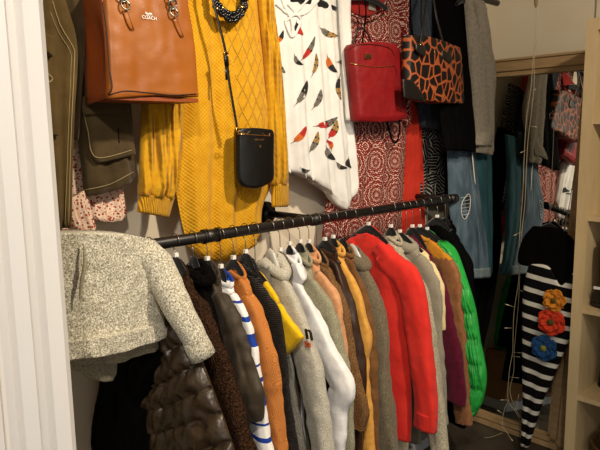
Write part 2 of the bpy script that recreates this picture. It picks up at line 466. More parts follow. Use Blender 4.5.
garment('coat', 'dark olive brown parka with drawn collar beside the striped shirt', 'coat', 210,
        [(207, 266), (221, 286), (238, 318), (250, 360), (260, 395), (259, 418)], .16, cloth('dark_olive_cotton', '#33291a', '#43382a', 30, .6, spec=.3), x=.945, collar='stand', rx=.026, sr=.05, crease=.28, wr=.3)
def stripes():
    t = NT('blue_white_stripes', .85, spec=.15)
    z = t.xyz()[2]; f = t.math('FRACT', t.math('MULTIPLY', z, 6.2))
    t.col(t.ramp(f, [(0, '#ece8e4'), (.16, '#1f3f96'), (.36, '#ece8e4'), (.56, '#1f3f96'), (.64, '#ece8e4'), (.83, '#1f3f96'), (.87, '#ece8e4')], True))
    t.bump(t.noise(500, 2), .3, .001); return t.m
garment('striped_shirt', 'white jersey shirt with uneven royal blue stripes', 'shirt', 222,
        [(218, 273), (234, 287), (247, 312), (258, 352), (263, 392), (270, 430), (275, 460)], .15, stripes(), x=.99)
def paisley():
    t = NT('rust_paisley', .85, spec=.15)
    v = t.vor(26); wv = t.math('SINE', t.math('MULTIPLY', t.math('ADD', v, t.math('MULTIPLY', t.noise(14, 2), .35)), 60))
    t.col(t.ramp(wv, [(0, '#b06a31'), (.9, '#c98446')])); t.bump(t.noise(400, 2), .3, .001); return t.m
garment('blouse', 'rust orange blouse with tonal paisley print', 'blouse', 235,
        [(238, 266), (251, 284), (263, 312), (274, 352), (281, 400), (288, 460)], .15, paisley(), x=1.035)
garment('cardigan', 'black-brown ribbed knit cardigan', 'cardigan', 246,
        [(242, 258), (263, 282), (277, 308), (285, 352), (291, 400), (299, 460)], .15, rib('black_brown_rib_knit', '#14100d', '#2a211a', 60, 'Z', .005), x=1.08)
garment('t_shirt', 'bright yellow short sleeved t-shirt', 'shirt', 258,
        [(258, 275), (278, 296), (291, 318), (303, 338)], .42, cloth('yellow_jersey', '#e3b312', '#ecc01c'), x=1.115, sr=.05, rx=.02, short=True, tag=False)
garment('sweater', 'dark slate grey wool sweater showing below the yellow t-shirt', 'sweater', 262,
        [(254, 262), (272, 290), (286, 340), (294, 390), (306, 460)], .2, melange('slate_wool', '#4c4842', '#67635c', '#7d7a74'), x=1.14, hang=False, collar=None, sx=0)
gt, gb, gx = garment('sweatshirt', 'pale stone grey melange sweatshirt with a black letter n and orange lettering on the arm', 'sweatshirt', 265,
        [(258, 252), (286, 276), (303, 310), (316, 345), (325, 390), (335, 460)], .14, melange('pale_grey_melange', '#938c7b', '#b6b0a0', '#cfcabb', 330), x=1.175, sr=.05, rx=.026, collar='hood', hmat='clearplastic', tag=False)
garment('jacket', 'khaki brown cotton jacket squeezed between the grey sweatshirt and the white one', 'jacket', 272,
        [(273, 255), (292, 284), (306, 325), (320, 380), (330, 460)], .2, cloth('khaki_brown_cotton', '#4d4230', '#63563f', 30), x=1.215, th=.014, rx=.018)
garment('sweatshirt', 'plain bright white sweatshirt with long loose sleeve', 'sweatshirt', 283,
        [(272, 247), (297, 271), (317, 308), (335, 345), (352, 381), (348, 412), (345, 460)], .14, cloth('white_jersey', '#e4e1df', '#efedec'), x=1.255, sr=.05, collar='band')
garment('sweater', 'sage grey nubby knit sweater between white and peach ones', 'sweater', 293,
        [(294, 247), (313, 273), (331, 302), (342, 340), (350, 380), (356, 460)], .2, melange('sage_boucle', '#77715a', '#949076', '#aaa68e', 300, .9), x=1.30)
garment('jacket', 'peach coloured soft jacket with tiny dark buttons', 'jacket', 300,
        [(303, 247), (320, 266), (336, 288), (343, 318), (347, 350), (354, 460)], .14, cloth('peach_cotton', '#c88f62', '#d9a276'), x=1.34, wr=.2)
garment('cardigan', 'caramel brown chunky boucle cardigan with a full sleeve end', 'cardigan', 312,
        [(314, 252), (334, 272), (347, 310), (356, 360), (368, 404), (366, 430)], .3, boucle('caramel_boucle', '#5a3c22', '#94704a', 240, .003), x=1.375, tag=False)
garment('leather_jacket', 'dark chocolate leather jacket beside the golden yellow hoodie', 'jacket', 320,
        [(321, 245), (342, 262), (353, 300), (362, 345), (365, 385), (364, 460)], .22, cloth('chocolate_leather', '#2f1c11', '#3d2618', 20, .45, 200, .2, 0, .4), x=1.415, collar='stand')
garment('hoodie', 'golden yellow sweatshirt with long narrow sleeve', 'sweatshirt', 325,
        [(326, 242), (345, 258), (358, 284), (366, 315), (371, 334), (368, 360), (371, 400), (376, 460)], .14, cloth('golden_fleece', '#cf9440', '#e0a850'), x=1.455)
garment('suede_jacket', 'tan brown suede jacket behind the golden yellow sweatshirt', 'jacket', 335,
        [(338, 243), (356, 261), (367, 290), (374, 335), (378, 390), (380, 460)], .25, cloth('tan_suede', '#67431f', '#7d5630', 30), x=1.50, tag=False)
garment('coat', 'grey brown tweed coat hanging straight beside the red jacket', 'coat', 348,
        [(345, 248), (369, 268), (381, 298), (387, 335), (391, 385), (400, 460)], .1, melange('grey_brown_tweed', '#4b4231', '#6e634f', '#857a65', 300), x=1.55, sr=.05, rx=.03, collar='hood', hmat='clearplastic', tag=False)
garment('jacket', 'bright coral red jacket with black collar lining', 'jacket', 364,
        [(376, 231), (395, 250), (413, 267), (426, 302), (432, 350), (438, 402), (437, 432)], .30, cloth('coral_red_cotton', '#cf2a22', '#d93328', 12, .75), x=1.64, th=.030, sr=.05, rx=.030, cuff=cloth('coral_rib', '#c92820', '#d03026'), collar='stand', wr=.1, wide=-.05)
garment('sweater', 'cream and stone speckled nubby knit sweater behind the red jacket', 'sweater', 386,
        [(384, 231), (405, 250), (421, 277), (433, 320), (441, 380), (450, 460)], .1, melange('cream_boucle', '#857a62', '#aba28b', '#c6bea8', 200, 1), x=1.77, th=.02, rx=.028)
garment('hoodie', 'heather grey hooded sweatshirt to the right of the red jacket', 'sweatshirt', 398,
        [(400, 237), (421, 250), (434, 268), (441, 308), (443, 350), (449, 425)], .2, melange('heather_grey', '#787060', '#8e8675', '#9c9484', 420, .3), x=1.825, collar='hood', sr=.05)
garment('blouse', 'pale cream blouse edge between the grey hoodie and burgundy top', 'blouse', 407,
        [(415, 244), (430, 255), (441, 279), (445, 305), (445, 330)], .5, cloth('cream_cotton', '#d4c08c', '#dfcd9d'), x=1.865, rx=.016)
garment('sweatshirt', 'deep burgundy sweatshirt with long sleeve and ribbed hem', 'sweatshirt', 413,
        [(414, 232), (433, 255), (446, 290), (458, 338), (467, 385), (466, 405)], .26, cloth('burgundy_jersey', '#4c0a20', '#5c0e28'), x=1.905, sr=.048)
garment('jacket', 'tan jacket with mustard yellow yoke beside the green puffer', 'jacket', 420,
        [(424, 232), (445, 247), (458, 267), (465, 312), (469, 365), (473, 425)], .3, cloth('tan_brown_cotton', '#80532f', '#8f6140'), x=1.955, yoke=(cloth('mustard_yoke', '#b5761c', '#c48527'), .905))
gj, _, _ = garment('puffer_jacket', 'bright green down puffer jacket near the rail end', 'jacket', 427,
        [(434, 235), (454, 253), (466, 285), (478, 312), (484, 350), (490, 380), (484, 402), (474, 418)], .5, cloth('green_nylon', '#1f8f35', '#2aa844', 12, .4, 200, .1, 0, .45, 1), x=2.005, sr=.042, rx=.036, quilt=(.095, .40), wr=.12, crease=.05, collar='stand', near=False, wide=.04)
drape('sleeve', [[(440, 240), (447, 243)], [(450, 254), (456, 252)], [(458, 285), (467, 282)], [(463, 312), (475, 309)], [(466, 345), (480, 341)], [(470, 380), (486, 374)], [(469, 402), (483, 399)], [(469, 416), (474, 417)]], cloth('green_nylon_shell', '#1f8f35', '#2aa844', 12, .4, 200, .1, 0, .45, 1), gj, 1.985, 'x', th=.03, fold=.002, nf=1, nu=36, nv=110, seed=7, back=.02, quilt=(7.4, .015))
garment('coat', 'black coat hanging last on the lower rail before the jeans', 'coat', 436,
        [(440, 222), (457, 236), (470, 262), (475, 300), (477, 350), (478, 400)], .26, F_BLK, x=2.075, th=.03, rx=.03, wide=-.02)
garment('dress', 'long black dress hanging at the very end of the lower rail', 'dress', 440,
        [(446, 222), (458, 236), (470, 262), (474, 300), (475, 330)], .16, F_BLK, x=2.135, th=.028, rx=.026, wide=-.04, tag=False)

# ---------------------------------------------------------------- letters
def text_mesh(s, size, origin, xdir, ydir, extrude=.0006):
    cu = bpy.data.curves.new('t', 'FONT'); cu.body = s; cu.size = size; cu.extrude = extrude; cu.align_x = 'CENTER'; cu.align_y = 'CENTER'
    ob = bpy.data.objects.new('t', cu); COL.objects.link(ob)
    dg = bpy.context.evaluated_depsgraph_get(); me = bpy.data.meshes.new_from_object(ob.evaluated_get(dg)); bpy.data.objects.remove(ob)
    X = Vector(xdir).normalized(); Y = Vector(ydir).normalized(); Z = X.cross(Y).normalized()
    mt = Matrix((X, Y, Z)).transposed().to_4x4(); mt.translation = origin
    me.transform(mt); return me
# the letter n on the near sleeve of the grey sweatshirt
p = at(308.5, 333, 'x', gx-.040)
link('letter_print', text_mesh('n', .062, p, (0, -1, 0), (0, .25, 1), .003), plain('black_print', '#101010', .7), gt, False, 'black letter')
p = at(307.5, 345, 'x', gx-.040)
link('letter_print', text_mesh('50', .022, p, (0, -1, 0), (0, .25, 1), .003), plain('orange_print', '#c4572c', .7), gt, False, 'orange lettering')

# ---------------------------------------------------------------- folded light jacket over the rail, left
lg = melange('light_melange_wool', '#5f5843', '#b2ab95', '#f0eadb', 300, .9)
t = thing('knit_jacket', 'light stone grey melange jacket folded over the left end of the lower rail', 'jacket', (.55, 1.2, .85))
drape('body', [[(40, 232), (80, 231), (120, 233), (152, 240)], [(40, 250), (90, 243), (125, 246), (160, 262)], [(40, 290), (100, 285), (159, 300)], [(40, 325), (100, 322), (161, 312)],
               [(40, 353), (70, 348), (110, 340), (162, 327)]], lg, t, 1.22, th=.05, fold=.004, nf=2, seed=1, back=.03, wrinkle=.006)
drape('folded_hem', [[(40, 340), (70, 336), (110, 328), (160, 320)], [(40, 353), (70, 349), (112, 341), (163, 329)], [(40, 359), (70, 355), (112, 347), (162, 335)]], lg, t, 1.205, th=.052, fold=.003, nf=2, nv=12, seed=2, back=.0)
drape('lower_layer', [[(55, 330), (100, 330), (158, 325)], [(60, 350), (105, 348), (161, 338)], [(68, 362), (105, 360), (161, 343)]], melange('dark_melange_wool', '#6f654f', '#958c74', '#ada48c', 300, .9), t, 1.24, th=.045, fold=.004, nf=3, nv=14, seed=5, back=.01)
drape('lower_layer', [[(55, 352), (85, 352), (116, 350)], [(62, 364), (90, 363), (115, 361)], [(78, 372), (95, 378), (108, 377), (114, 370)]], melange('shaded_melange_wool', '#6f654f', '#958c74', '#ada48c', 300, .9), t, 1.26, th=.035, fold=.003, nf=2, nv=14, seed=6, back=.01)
sp = [at(142, 252, 'y', 1.21), at(158, 268, 'y', 1.19), at(172, 297, 'y', 1.15), at(187, 325, 'y', 1.12), at(201, 352, 'y', 1.10)]
sl = MB().tube(crv(sp, 30), [.040*(1-.30*k/29) for k in range(30)], 24, wr=.12, seed=3).build('sleeve', lg, t)
e1, e2 = sp[-2], sp[-1]; dd = (e2-e1).normalized()
MB().tube([e2-dd*.035, e2-dd*.01, e2+dd*.012, e2+dd*.014, e2+dd*.0], [.028, .030, .0305, .026, .021], 24, wr=.06).build('cuff', lg, sl)
MB().tube(crv([at(83, 243, 'y', 1.165), at(85, 262, 'y', 1.158), at(81, 285, 'y', 1.158), at(80, 300, 'y', 1.158)], 20), [.001+.0035*math.sin(PI*k/19) for k in range(20)], 8).build('pocket_welt', melange('welt_wool', '#6f654f', '#958c74'), t)

# ---------------------------------------------------------------- top row of clothes against the wall
olive = cloth('olive_canvas', '#4a3a1c', '#5e4a28', 14, .85, 600, .5)
olive2 = cloth('olive_drab_twill', '#3b2f1b', '#4d3e26', 14, .85, 600, .5)
thread = plain('pale_thread', '#94835a', .8)
TOPH = 'hangers on the high rail'
t = thing('army_jacket', 'olive green canvas field jacket beside the white door casing', 'jacket', (.55, 1.4, 1.1))
ob, bv = drape('front_panel', [[(10, -60), (52, -60)], [(14, 0), (64, 0)], [(20, 50), (76, 50)], [(30, 130), (72, 130)], [(38, 228), (69, 227)]], olive, t, 1.40, th=.03, fold=.006, nf=2, seed=3)
def seam(bvh, pts, parent, name='seam', r=.0014, mat=thread, off=.001, n=30):
    P = [onto(bvh, q.x, q.y, off) for q in crv([(a, b, 0) for a, b in pts], n)]
    P = [q for q in P if q is not None]
    if len(P) > 2: return MB().tube(P, r, 6).build(name, mat, parent)
seam(bv, [(52, 1), (60, 25), (73, 48), (74, 60), (71, 130), (68, 226)], t)
seam(bv, [(50, 12), (58, 32), (70, 52), (70.5, 70), (68, 130), (65, 226)], t, r=.001)
seam(bv, [(42, 70), (52, 78), (49, 82), (44, 80)], t, 'button_loop', .002)
for rows, nm in (([[(39, 32), (54, 37)], [(40, 42), (55, 52)], [(45, 52), (52, 57)]], 'pocket_flap'), ([[(46, 128), (58, 131)], [(47, 134), (59, 136)]], 'pocket_flap')):
    drape(nm, rows, olive, t, 1.358, th=.008, fold=.001, nu=14, nv=8, seed=8)
drape('sleeve', [[(54, -60), (74, -60)], [(62, 0), (82, 0)], [(72, 50), (84, 50)], [(73, 110), (79, 110)], [(72, 140), (77, 140)]], olive2, t, 1.44, th=.02, fold=.003, nf=1, seed=4)
hanger(.47, 1.42, UZ, 1.90, .1, 'hanger above the picture holding the olive field jacket', ax='x', group=TOPH, tag=False)

t = thing('cargo_trousers', 'folded olive cargo trousers with a flap pocket hanging below the tan handbag', 'trousers', (.75, 1.46, 1.2))
ob, bv = drape('leg', [[(70, -60), (118, -60)], [(74, 0), (120, 0)], [(74, 60), (126, 60)], [(76, 120), (131, 118)], [(81, 165), (133, 157)], [(84, 196), (110, 190), (134, 178)]], olive2, t, 1.50, th=.035, fold=.005, nf=2, seed=6)
ob, bvp = drape('cargo_pocket', [[(81, 104), (128, 101)], [(86, 125), (131, 120)], [(93, 158), (135, 148)], [(99, 163), (136, 154)]], olive2, t, 1.462, th=.012, fold=.001, nf=1, nu=20, nv=14, seed=7)
seam(bvp, [(83, 108), (88, 130), (96, 157), (132, 150)], t, r=.001, name='pocket_stitching')
ob, bv2 = drape('pocket_flap', [[(80, 97), (127, 96)], [(81, 106), (128, 104)], [(84, 115), (129, 112)]], olive2, t, 1.450, th=.010, fold=.001, nf=1, nu=18, nv=8, seed=9)
seam(bv, [(84, 190), (110, 184), (133, 172)], t, r=.001)
MB().tube([at(118, 128, 'y', 1.449), at(119, 143, 'y', 1.449)], .0016, 6).build('cord', F_BLK, t)

def floral():
    t = NT('rust_floral_print', .85, spec=.15)
    n = t.vor(115, 'F1'); n2 = t.noise(75, 3)
    v = t.math('ADD', n, t.math('MULTIPLY', n2, .5))
    t.col(t.ramp(v, [(.45, '#8c3d22'), (.60, '#b4512e'), (.70, '#e6d9c8'), (.9, '#d9b9a0')], False)); t.bump(t.noise(30, 3), .6, .006); return t.m
t = thing('floral_blouse', 'small white blouse with rust red flower print below the olive trousers', 'blouse', (.7, 1.5, 1.05))
fm = floral()
drape('bodice', [[(66, 150), (110, 140)], [(66, 180), (120, 170)], [(66, 208), (90, 218), (110, 222), (127, 216)]], fm, t, 1.54, th=.02, fold=.006, nf=3, seed=11)
drape('ruffle', [[(58, 205), (84, 190)], [(56, 222), (90, 205)], [(60, 234), (72, 228), (84, 236), (96, 228)]], fm, t, 1.50, th=.02, fold=.008, nf=3, nu=30, nv=20, seed=12)

# tan leather handbag
def tote():
    t = thing('handbag', 'large tan leather handbag with silver chain rings at top left', 'handbag', (.85, 1.36, 1.47))
    lm = NT('tan_leather', .42, spec=.45); lm.col(lm.ramp(lm.noise(6, 4), [(.3, '#8c4c12'), (.7, '#9c5a1a')])); lm.bump(lm.noise(220, 3), .25, .001); lm.bump(lm.noise(9, 2), .5, .012); lm = lm.m
    side = NT('dark_tan_leather', .5, spec=.4); side.col('#863e14'); side.bump(side.noise(12, 3), .6, .01); side = side.m
    fy, by = 1.33, 1.445
    ob, bv = drape('front_panel', [[(102, -14), (140, -12), (186, 0)], [(103, 0), (145, 2), (188, 9)], [(106, 45), (150, 48), (194, 50)], [(107, 90), (150, 88), (197, 88)], [(108, 99), (150, 96), (170, 97), (198, 97)]], lm, t, fy, th=.018, fold=.002, nf=1, seed=2, nu=36, nv=30, back=.012, bulge=.3)
    A = [at(102, -14, 'y', fy), at(103, 5, 'y', fy), at(106, 50, 'y', fy), at(108, 98, 'y', fy)]
    mb = MB(); vs = []
    for k, a in enumerate(crv(A, 12)):
        inn = .018*math.sin(PI*min(1, (11-k)/11*1.2)) if k < 11 else 0
        for j in range(9):
            f = j/8; vs.append((a.x+inn*math.sin(PI*f)*1.0+.002, fy+(by-fy)*f, a.z-.012*f*(k == 11)))
    mb.add(vs, [(i*9+j, i*9+j+1, (i+1)*9+j+1, (i+1)*9+j) for i in range(11) for j in range(8)])
    g = mb.build('gusset', side, t)
    sm = g.modifiers.new('s', 'SOLIDIFY'); sm.thickness = .004
    B = [at(188, 9, 'y', fy), at(194, 50, 'y', fy), at(198, 97, 'y', fy)]
    mb = MB()
    x0, x1 = A[3].x, B[2].x; z0 = A[3].z
    mb.add([(A[0].x+.02, by, A[0].z), (B[0].x, by, A[0].z-.02), (x1, by, z0+.004), (x0, by, z0), (A[0].x+.02, by+.006, A[0].z), (B[0].x, by+.006, A[0].z-.02), (x1, by+.006, z0+.004), (x0, by+.006, z0)],
           [(0, 1, 2, 3), (4, 7, 6, 5), (0, 4, 5, 1), (1, 5, 6, 2), (2, 6, 7, 3), (3, 7, 4, 0)])
    mb.build('back_panel', side, t, False)
    MB().box((x0+.005, fy-.008, z0-.004), (x1-.005, by, z0+.006)).build('base_panel', side, t, False)
    vs = []
    for k, a in enumerate(crv(B, 8)):
        for j in range(5): vs.append((a.x-.012*math.sin(PI*j/4), fy+(by-fy)*j/4, a.z))
    g = MB().add(vs, [(i*5+j, i*5+j+1, (i+1)*5+j+1, (i+1)*5+j) for i in range(7) for j in range(4)]).build('gusset', side, t); g.modifiers.new('s', 'SOLIDIFY').thickness = .004
    dk = plain('dark_edge_stitch', '#2b130a', .6)
    seam(bv, [(103, 2), (107, 30), (110, 70), (112, 88), (107, 96)], t, 'piping', .0016, dk)
    seam(bv, [(109, 95), (125, 91), (150, 93), (172, 95), (196, 94)], t, 'piping', .0014, dk)
    for (a, b) in (((124, 10), (131, 30)), ((174, 19), (181, 37))):
        P = [onto(bv, a[0]+(b[0]-a[0])*k/8, a[1]+(b[1]-a[1])*k/8, .003) for k in range(9)]
        tb = MB().tube(P, [.0065]*6+[.0055, .0045, .002], 10, ey=.0022, side=(0, -1, 0)).build('strap_tab', lm, t)
        MB().tube([q+Vector((.0052, -.0006, 0)) for q in P], .0012, 6).build('stitching', dk, tb)
    for cx_, cy_ in ((123.5, 5), (172, 12.5)):
        c = onto(bv, cx_, cy_, .006) or at(cx_, cy_, 'y', fy-.02)
        rings = [(c, 1), (c+Vector((-.004, -.002, .017)), 0), (c+Vector((-.008, -.001, .034)), 1)]
        for c2, o_ in rings:
            P = [c2+Vector((.0105*math.cos(a), .004*math.sin(a)*(1 if o_ else -1)-.002, .0115*math.sin(a))) for a in [2*PI*k/20 for k in range(21)]]
            MB().tube(P, .0022, 8).build('chain_ring', M['chrome'], t)
        top = rings[-1][0]
    a = at(118, -14, 'y', fy-.01); b = at(168, -8, 'y', fy-.01)
    hp = [a, a+Vector((-.0, 0, .12)), Vector(((a.x+b.x)/2, UY-.1, UZ-.10)), b+Vector((0, 0, .12)), b]
    hp[2] = Vector(((a.x+b.x)/2, 1.40, UZ-.22))
    MB().tube(crv(hp, 40), .005, 10).build('handle', lm, t)
    MB().tube([at(82, 3, 'y', by), at(88, 4, 'y', by-.03), at(97, 2, 'y', by-.06)], .003, 8).build('clasp', M['gold'], t)
    zx = at(149, 16, 'y', fy-.021)
    n0 = onto(bv, 149, 18, .0015); link('logo', text_mesh('COACH', .011, n0, (1, 0, 0), (0, 0, 1)), M['tag'], t, False)
    n1 = onto(bv, 148.5, 14.5, .0015)
    cb = MB()   # small horse and carriage emblem
    def dab(dx, dz, w, h): cb.box((n1.x+dx-w, n1.y-.001, n1.z+dz-h), (n1.x+dx+w, n1.y+.001, n1.z+dz+h))
    dab(.004, .002, .003, .002); dab(-.004, .0015, .0035, .0012); dab(-.008, .003, .001, .002); dab(.0, .0005, .009, .0004)
    for wx in (.002, .007): cb.tube([Vector((n1.x+wx+.0018*math.cos(a), n1.y, n1.z-.002+.0018*math.sin(a))) for a in [2*PI*k/10 for k in range(11)]], .0005, 4)
    for wx in (-.006, -.004, -.0015): dab(wx, -.0015, .0004, .002)
    cb.build('emblem', M['tag'], t, False)
tote()

# mustard sweater
def mustard(kind):
    t = NT('mustard_'+kind, .92, spec=.12, sheen=.1)
    x, y, z = t.xyz()
    t.col(t.ramp(t.noise(40, 3), [(.3, '#c48c14'), (.7, '#d29c22')]))
    if kind == 'cable':
        t.bump(t.wave(14, 'X', 0), .9, .012)
        t.bump(t.math('SINE', t.math('ADD', t.math('MULTIPLY', z, 300), t.math('MULTIPLY', t.math('ABSOLUTE', t.math('SINE', t.math('MULTIPLY', x, 140))), 3))), .18, .001)
    elif kind == 'seed':
        a = t.math('SINE', t.math('MULTIPLY', x, 560)); b = t.math('SINE', t.math('MULTIPLY', z, 560))
        t.bump(t.math('MULTIPLY', a, b), .5, .0018)
    elif kind == 'diamond':
        p = t.math('ABSOLUTE', t.math('SINE', t.math('ADD', t.math('MULTIPLY', x, 95), t.math('MULTIPLY', z, 48))))
        q = t.math('ABSOLUTE', t.math('SINE', t.math('SUBTRACT', t.math('MULTIPLY', x, 95), t.math('MULTIPLY', z, 48))))
        mn = t.math('MINIMUM', t.math('MINIMUM', p, q), .25)
        t.bump(mn, .9, -.012); t.bump(t.noise(350, 2), .6, .002)
    else:
        t.bump(t.wave(60, 'X', 0), .9, .004)
    return t.m
cable, seedm, diam, ribm = (mustard(k) for k in ('cable', 'seed', 'diamond', 'rib'))
t = thing('mustard_sweater', 'long mustard yellow cable knit sweater hanging on the wall', 'sweater', (1.15, 1.5, 1.03))
drape('body', [[(178, -70), (262, -70)], [(172, 0), (264, 0)], [(172, 90), (272, 90)], [(174, 170), (273, 170)], [(180, 212), (262, 208)], [(188, 246), (207, 259), (232, 256), (252, 240), (261, 228)]], seedm, t, 1.50, th=.04, fold=.009, nf=3, seed=5, nu=70, nv=60)
drape('diamond_panel', [[(212, -60), (250, -60)], [(218, 0), (252, 0)], [(224, 60), (262, 60)], [(238, 130), (268, 130)], [(236, 190), (257, 190)]], diam, t, 1.462, th=.016, fold=.004, nf=1, seed=5, nu=24, nv=50)
s1, _ = drape('sleeve', [[(150, -60), (192, -60)], [(146, 0), (186, 0)], [(142, 90), (184, 90)], [(140, 150), (180, 150)], [(138, 195), (174, 198)]], cable, t, 1.475, th=.042, fold=.007, nf=3, seed=6, nu=50, nv=40)
drape('cuff', [[(139, 194), (174, 197)], [(137, 212), (168, 218)]], ribm, s1, 1.475, th=.03, fold=.003, nf=3, seed=6, nu=26, nv=10)
s2, _ = drape('sleeve', [[(254, -60), (270, -60)], [(258, 0), (271, 0)], [(264, 60), (278, 60)], [(268, 130), (284, 130)], [(270, 185), (287, 184)]], cable, t, 1.465, th=.03, fold=.006, nf=2, seed=8, nu=36, nv=40)
drape('cuff', [[(271, 184), (287, 183)], [(272, 207), (287, 206)]], ribm, s2, 1.465, th=.024, fold=.002, nf=2, seed=8, nu=20, nv=10)
hanger(1.13, 1.48, UZ, 1.90, .12, 'hanger above the picture holding the mustard sweater', ax='x', group=TOPH, tag=False)

# bead necklace
t = thing('necklace', 'chunky black bead necklace over the neck of the mustard sweater', 'necklace', at(228, 5, 'y', 1.42))
bead = plain('black_bead', '#0d0c0c', .25)
b = MB(); gb_ = MB()
for s_ in range(3):
    P = crv([at(210+s_*2, -25, 'y', 1.43), at(213+s_*2, 0, 'y', 1.425), at(219+s_*1.5, 12-s_*2, 'y', 1.42), at(232, 21-s_*3.5, 'y', 1.415), at(243-s_*1.5, 12-s_*2, 'y', 1.42), at(246-s_*2, 0, 'y', 1.425), at(246-s_*2, -25, 'y', 1.43)], 60)
    for k, q in enumerate(P):
        q = q+Vector((random.uniform(-.002, .002), random.uniform(-.006, .002), random.uniform(-.002, .002)))
        rr = .0066
        b.tube([q+Vector((0, 0, rr*math.sin(a))) for a in (-1.5, -.9, -.3, .3, .9, 1.5)], [rr*math.cos(a)+.0001 for a in (-1.5, -.9, -.3, .3, .9, 1.5)], 8, mi=1 if (k*7+s_*3) % 17 == 0 else 0)
b.build('beads', [bead, M['gold']], t)

# black crossbody bag
def crossbody():
    t = thing('crossbody_bag', 'small black leather crossbody bag hanging on the mustard sweater', 'handbag', at(253, 187, 'y', 1.40))
    lm = plain('black_leather', '#0d0b0a', .33, 0, .5)
    ob, bv = drape('body', [[(237, 129), (250, 128), (270, 130)], [(236, 134), (252, 133), (272, 135)], [(236, 160), (254, 160), (272, 158)], [(237, 180), (254, 182), (272, 176)], [(241, 187), (254, 188), (269, 182)]], lm, t, 1.40, th=.022, fold=0, wrinkle=.001, nf=1, nu=24, nv=24, back=.022, bulge=.25)
    seam(bv, [(238, 134), (254, 135), (270, 136)], t, 'zip', .0018, M['gold'])
    seam(bv, [(262, 133), (267, 136), (270, 133)], t, 'zip_pull', .0012, M['gold'])
    # spade emblem and tiny letters
    c = onto(bv, 259.5, 146.5, .002)
    sp = MB().add([c+Vector(q) for q in ((0, 0, .006), (-.003, 0, .002), (-.0045, 0, -.0015), (-.001, 0, -.0015), (-.002, 0, -.005), (.002, 0, -.005), (.001, 0, -.0015), (.0045, 0, -.0015), (.003, 0, .002))], [tuple(range(9))])
    sp.add([c+Vector(q)+Vector((0, -.001, 0)) for q in ((0, 0, .006), (-.003, 0, .002), (-.0045, 0, -.0015), (-.001, 0, -.0015), (-.002, 0, -.005), (.002, 0, -.005), (.001, 0, -.0015), (.0045, 0, -.0015), (.003, 0, .002))], [tuple(range(9))[::-1]])
    sp.build('emblem', M['gold'], t, False)
    c = onto(bv, 259, 139.5, .002)
    link('lettering', text_mesh('kate spade', .0085, c, (1, 0, 0), (0, 0, 1)), M['gold'], t, False)
    P = crv([at(209, -25, 'y', 1.40), at(213, 0, 'y', 1.395), at(223, 40, 'y', 1.39), at(227, 60, 'y', 1.39), at(229, 80, 'y', 1.39), at(237, 127, 'y', 1.385)], 40)
    st = MB().tube(P, .0045, 8, ey=.0016, side=(0, -1, 0)).build('strap', lm, t)
    MB().tube([at(225.5, 53, 'y', 1.385), at(227, 66, 'y', 1.385)], .0085, 8, ey=.003, side=(0, -1, 0)).build('buckle', lm, st)
    MB().tube([at(226, 66, 'y', 1.383), at(226.5, 80, 'y', 1.383)], .004, 8, ey=.0015, side=(0, -1, 0)).build('strap_end', lm, st)
    c = at(226, 54, 'y', 1.38)
    MB().tube([c+Vector((.007*math.cos(a), -.002, .006*math.sin(a))) for a in [2*PI*k/14 for k in range(15)]], .0012, 6).build('buckle_ring', M['gold'], st)
    c = at(238, 130, 'y', 1.37)
    MB().tube([c+Vector((.006*math.cos(a), 0, .007*math.sin(a))) for a in [2*PI*k/14 for k in range(15)]], .0015, 6).build('ring', M['gold'], t)
    MB().tube(crv([at(238, 131, 'y', 1.37), at(246, 134, 'y', 1.368), at(250, 131, 'y', 1.37)], 10), .0015, 6).build('chain', M['gold'], t)
crossbody()

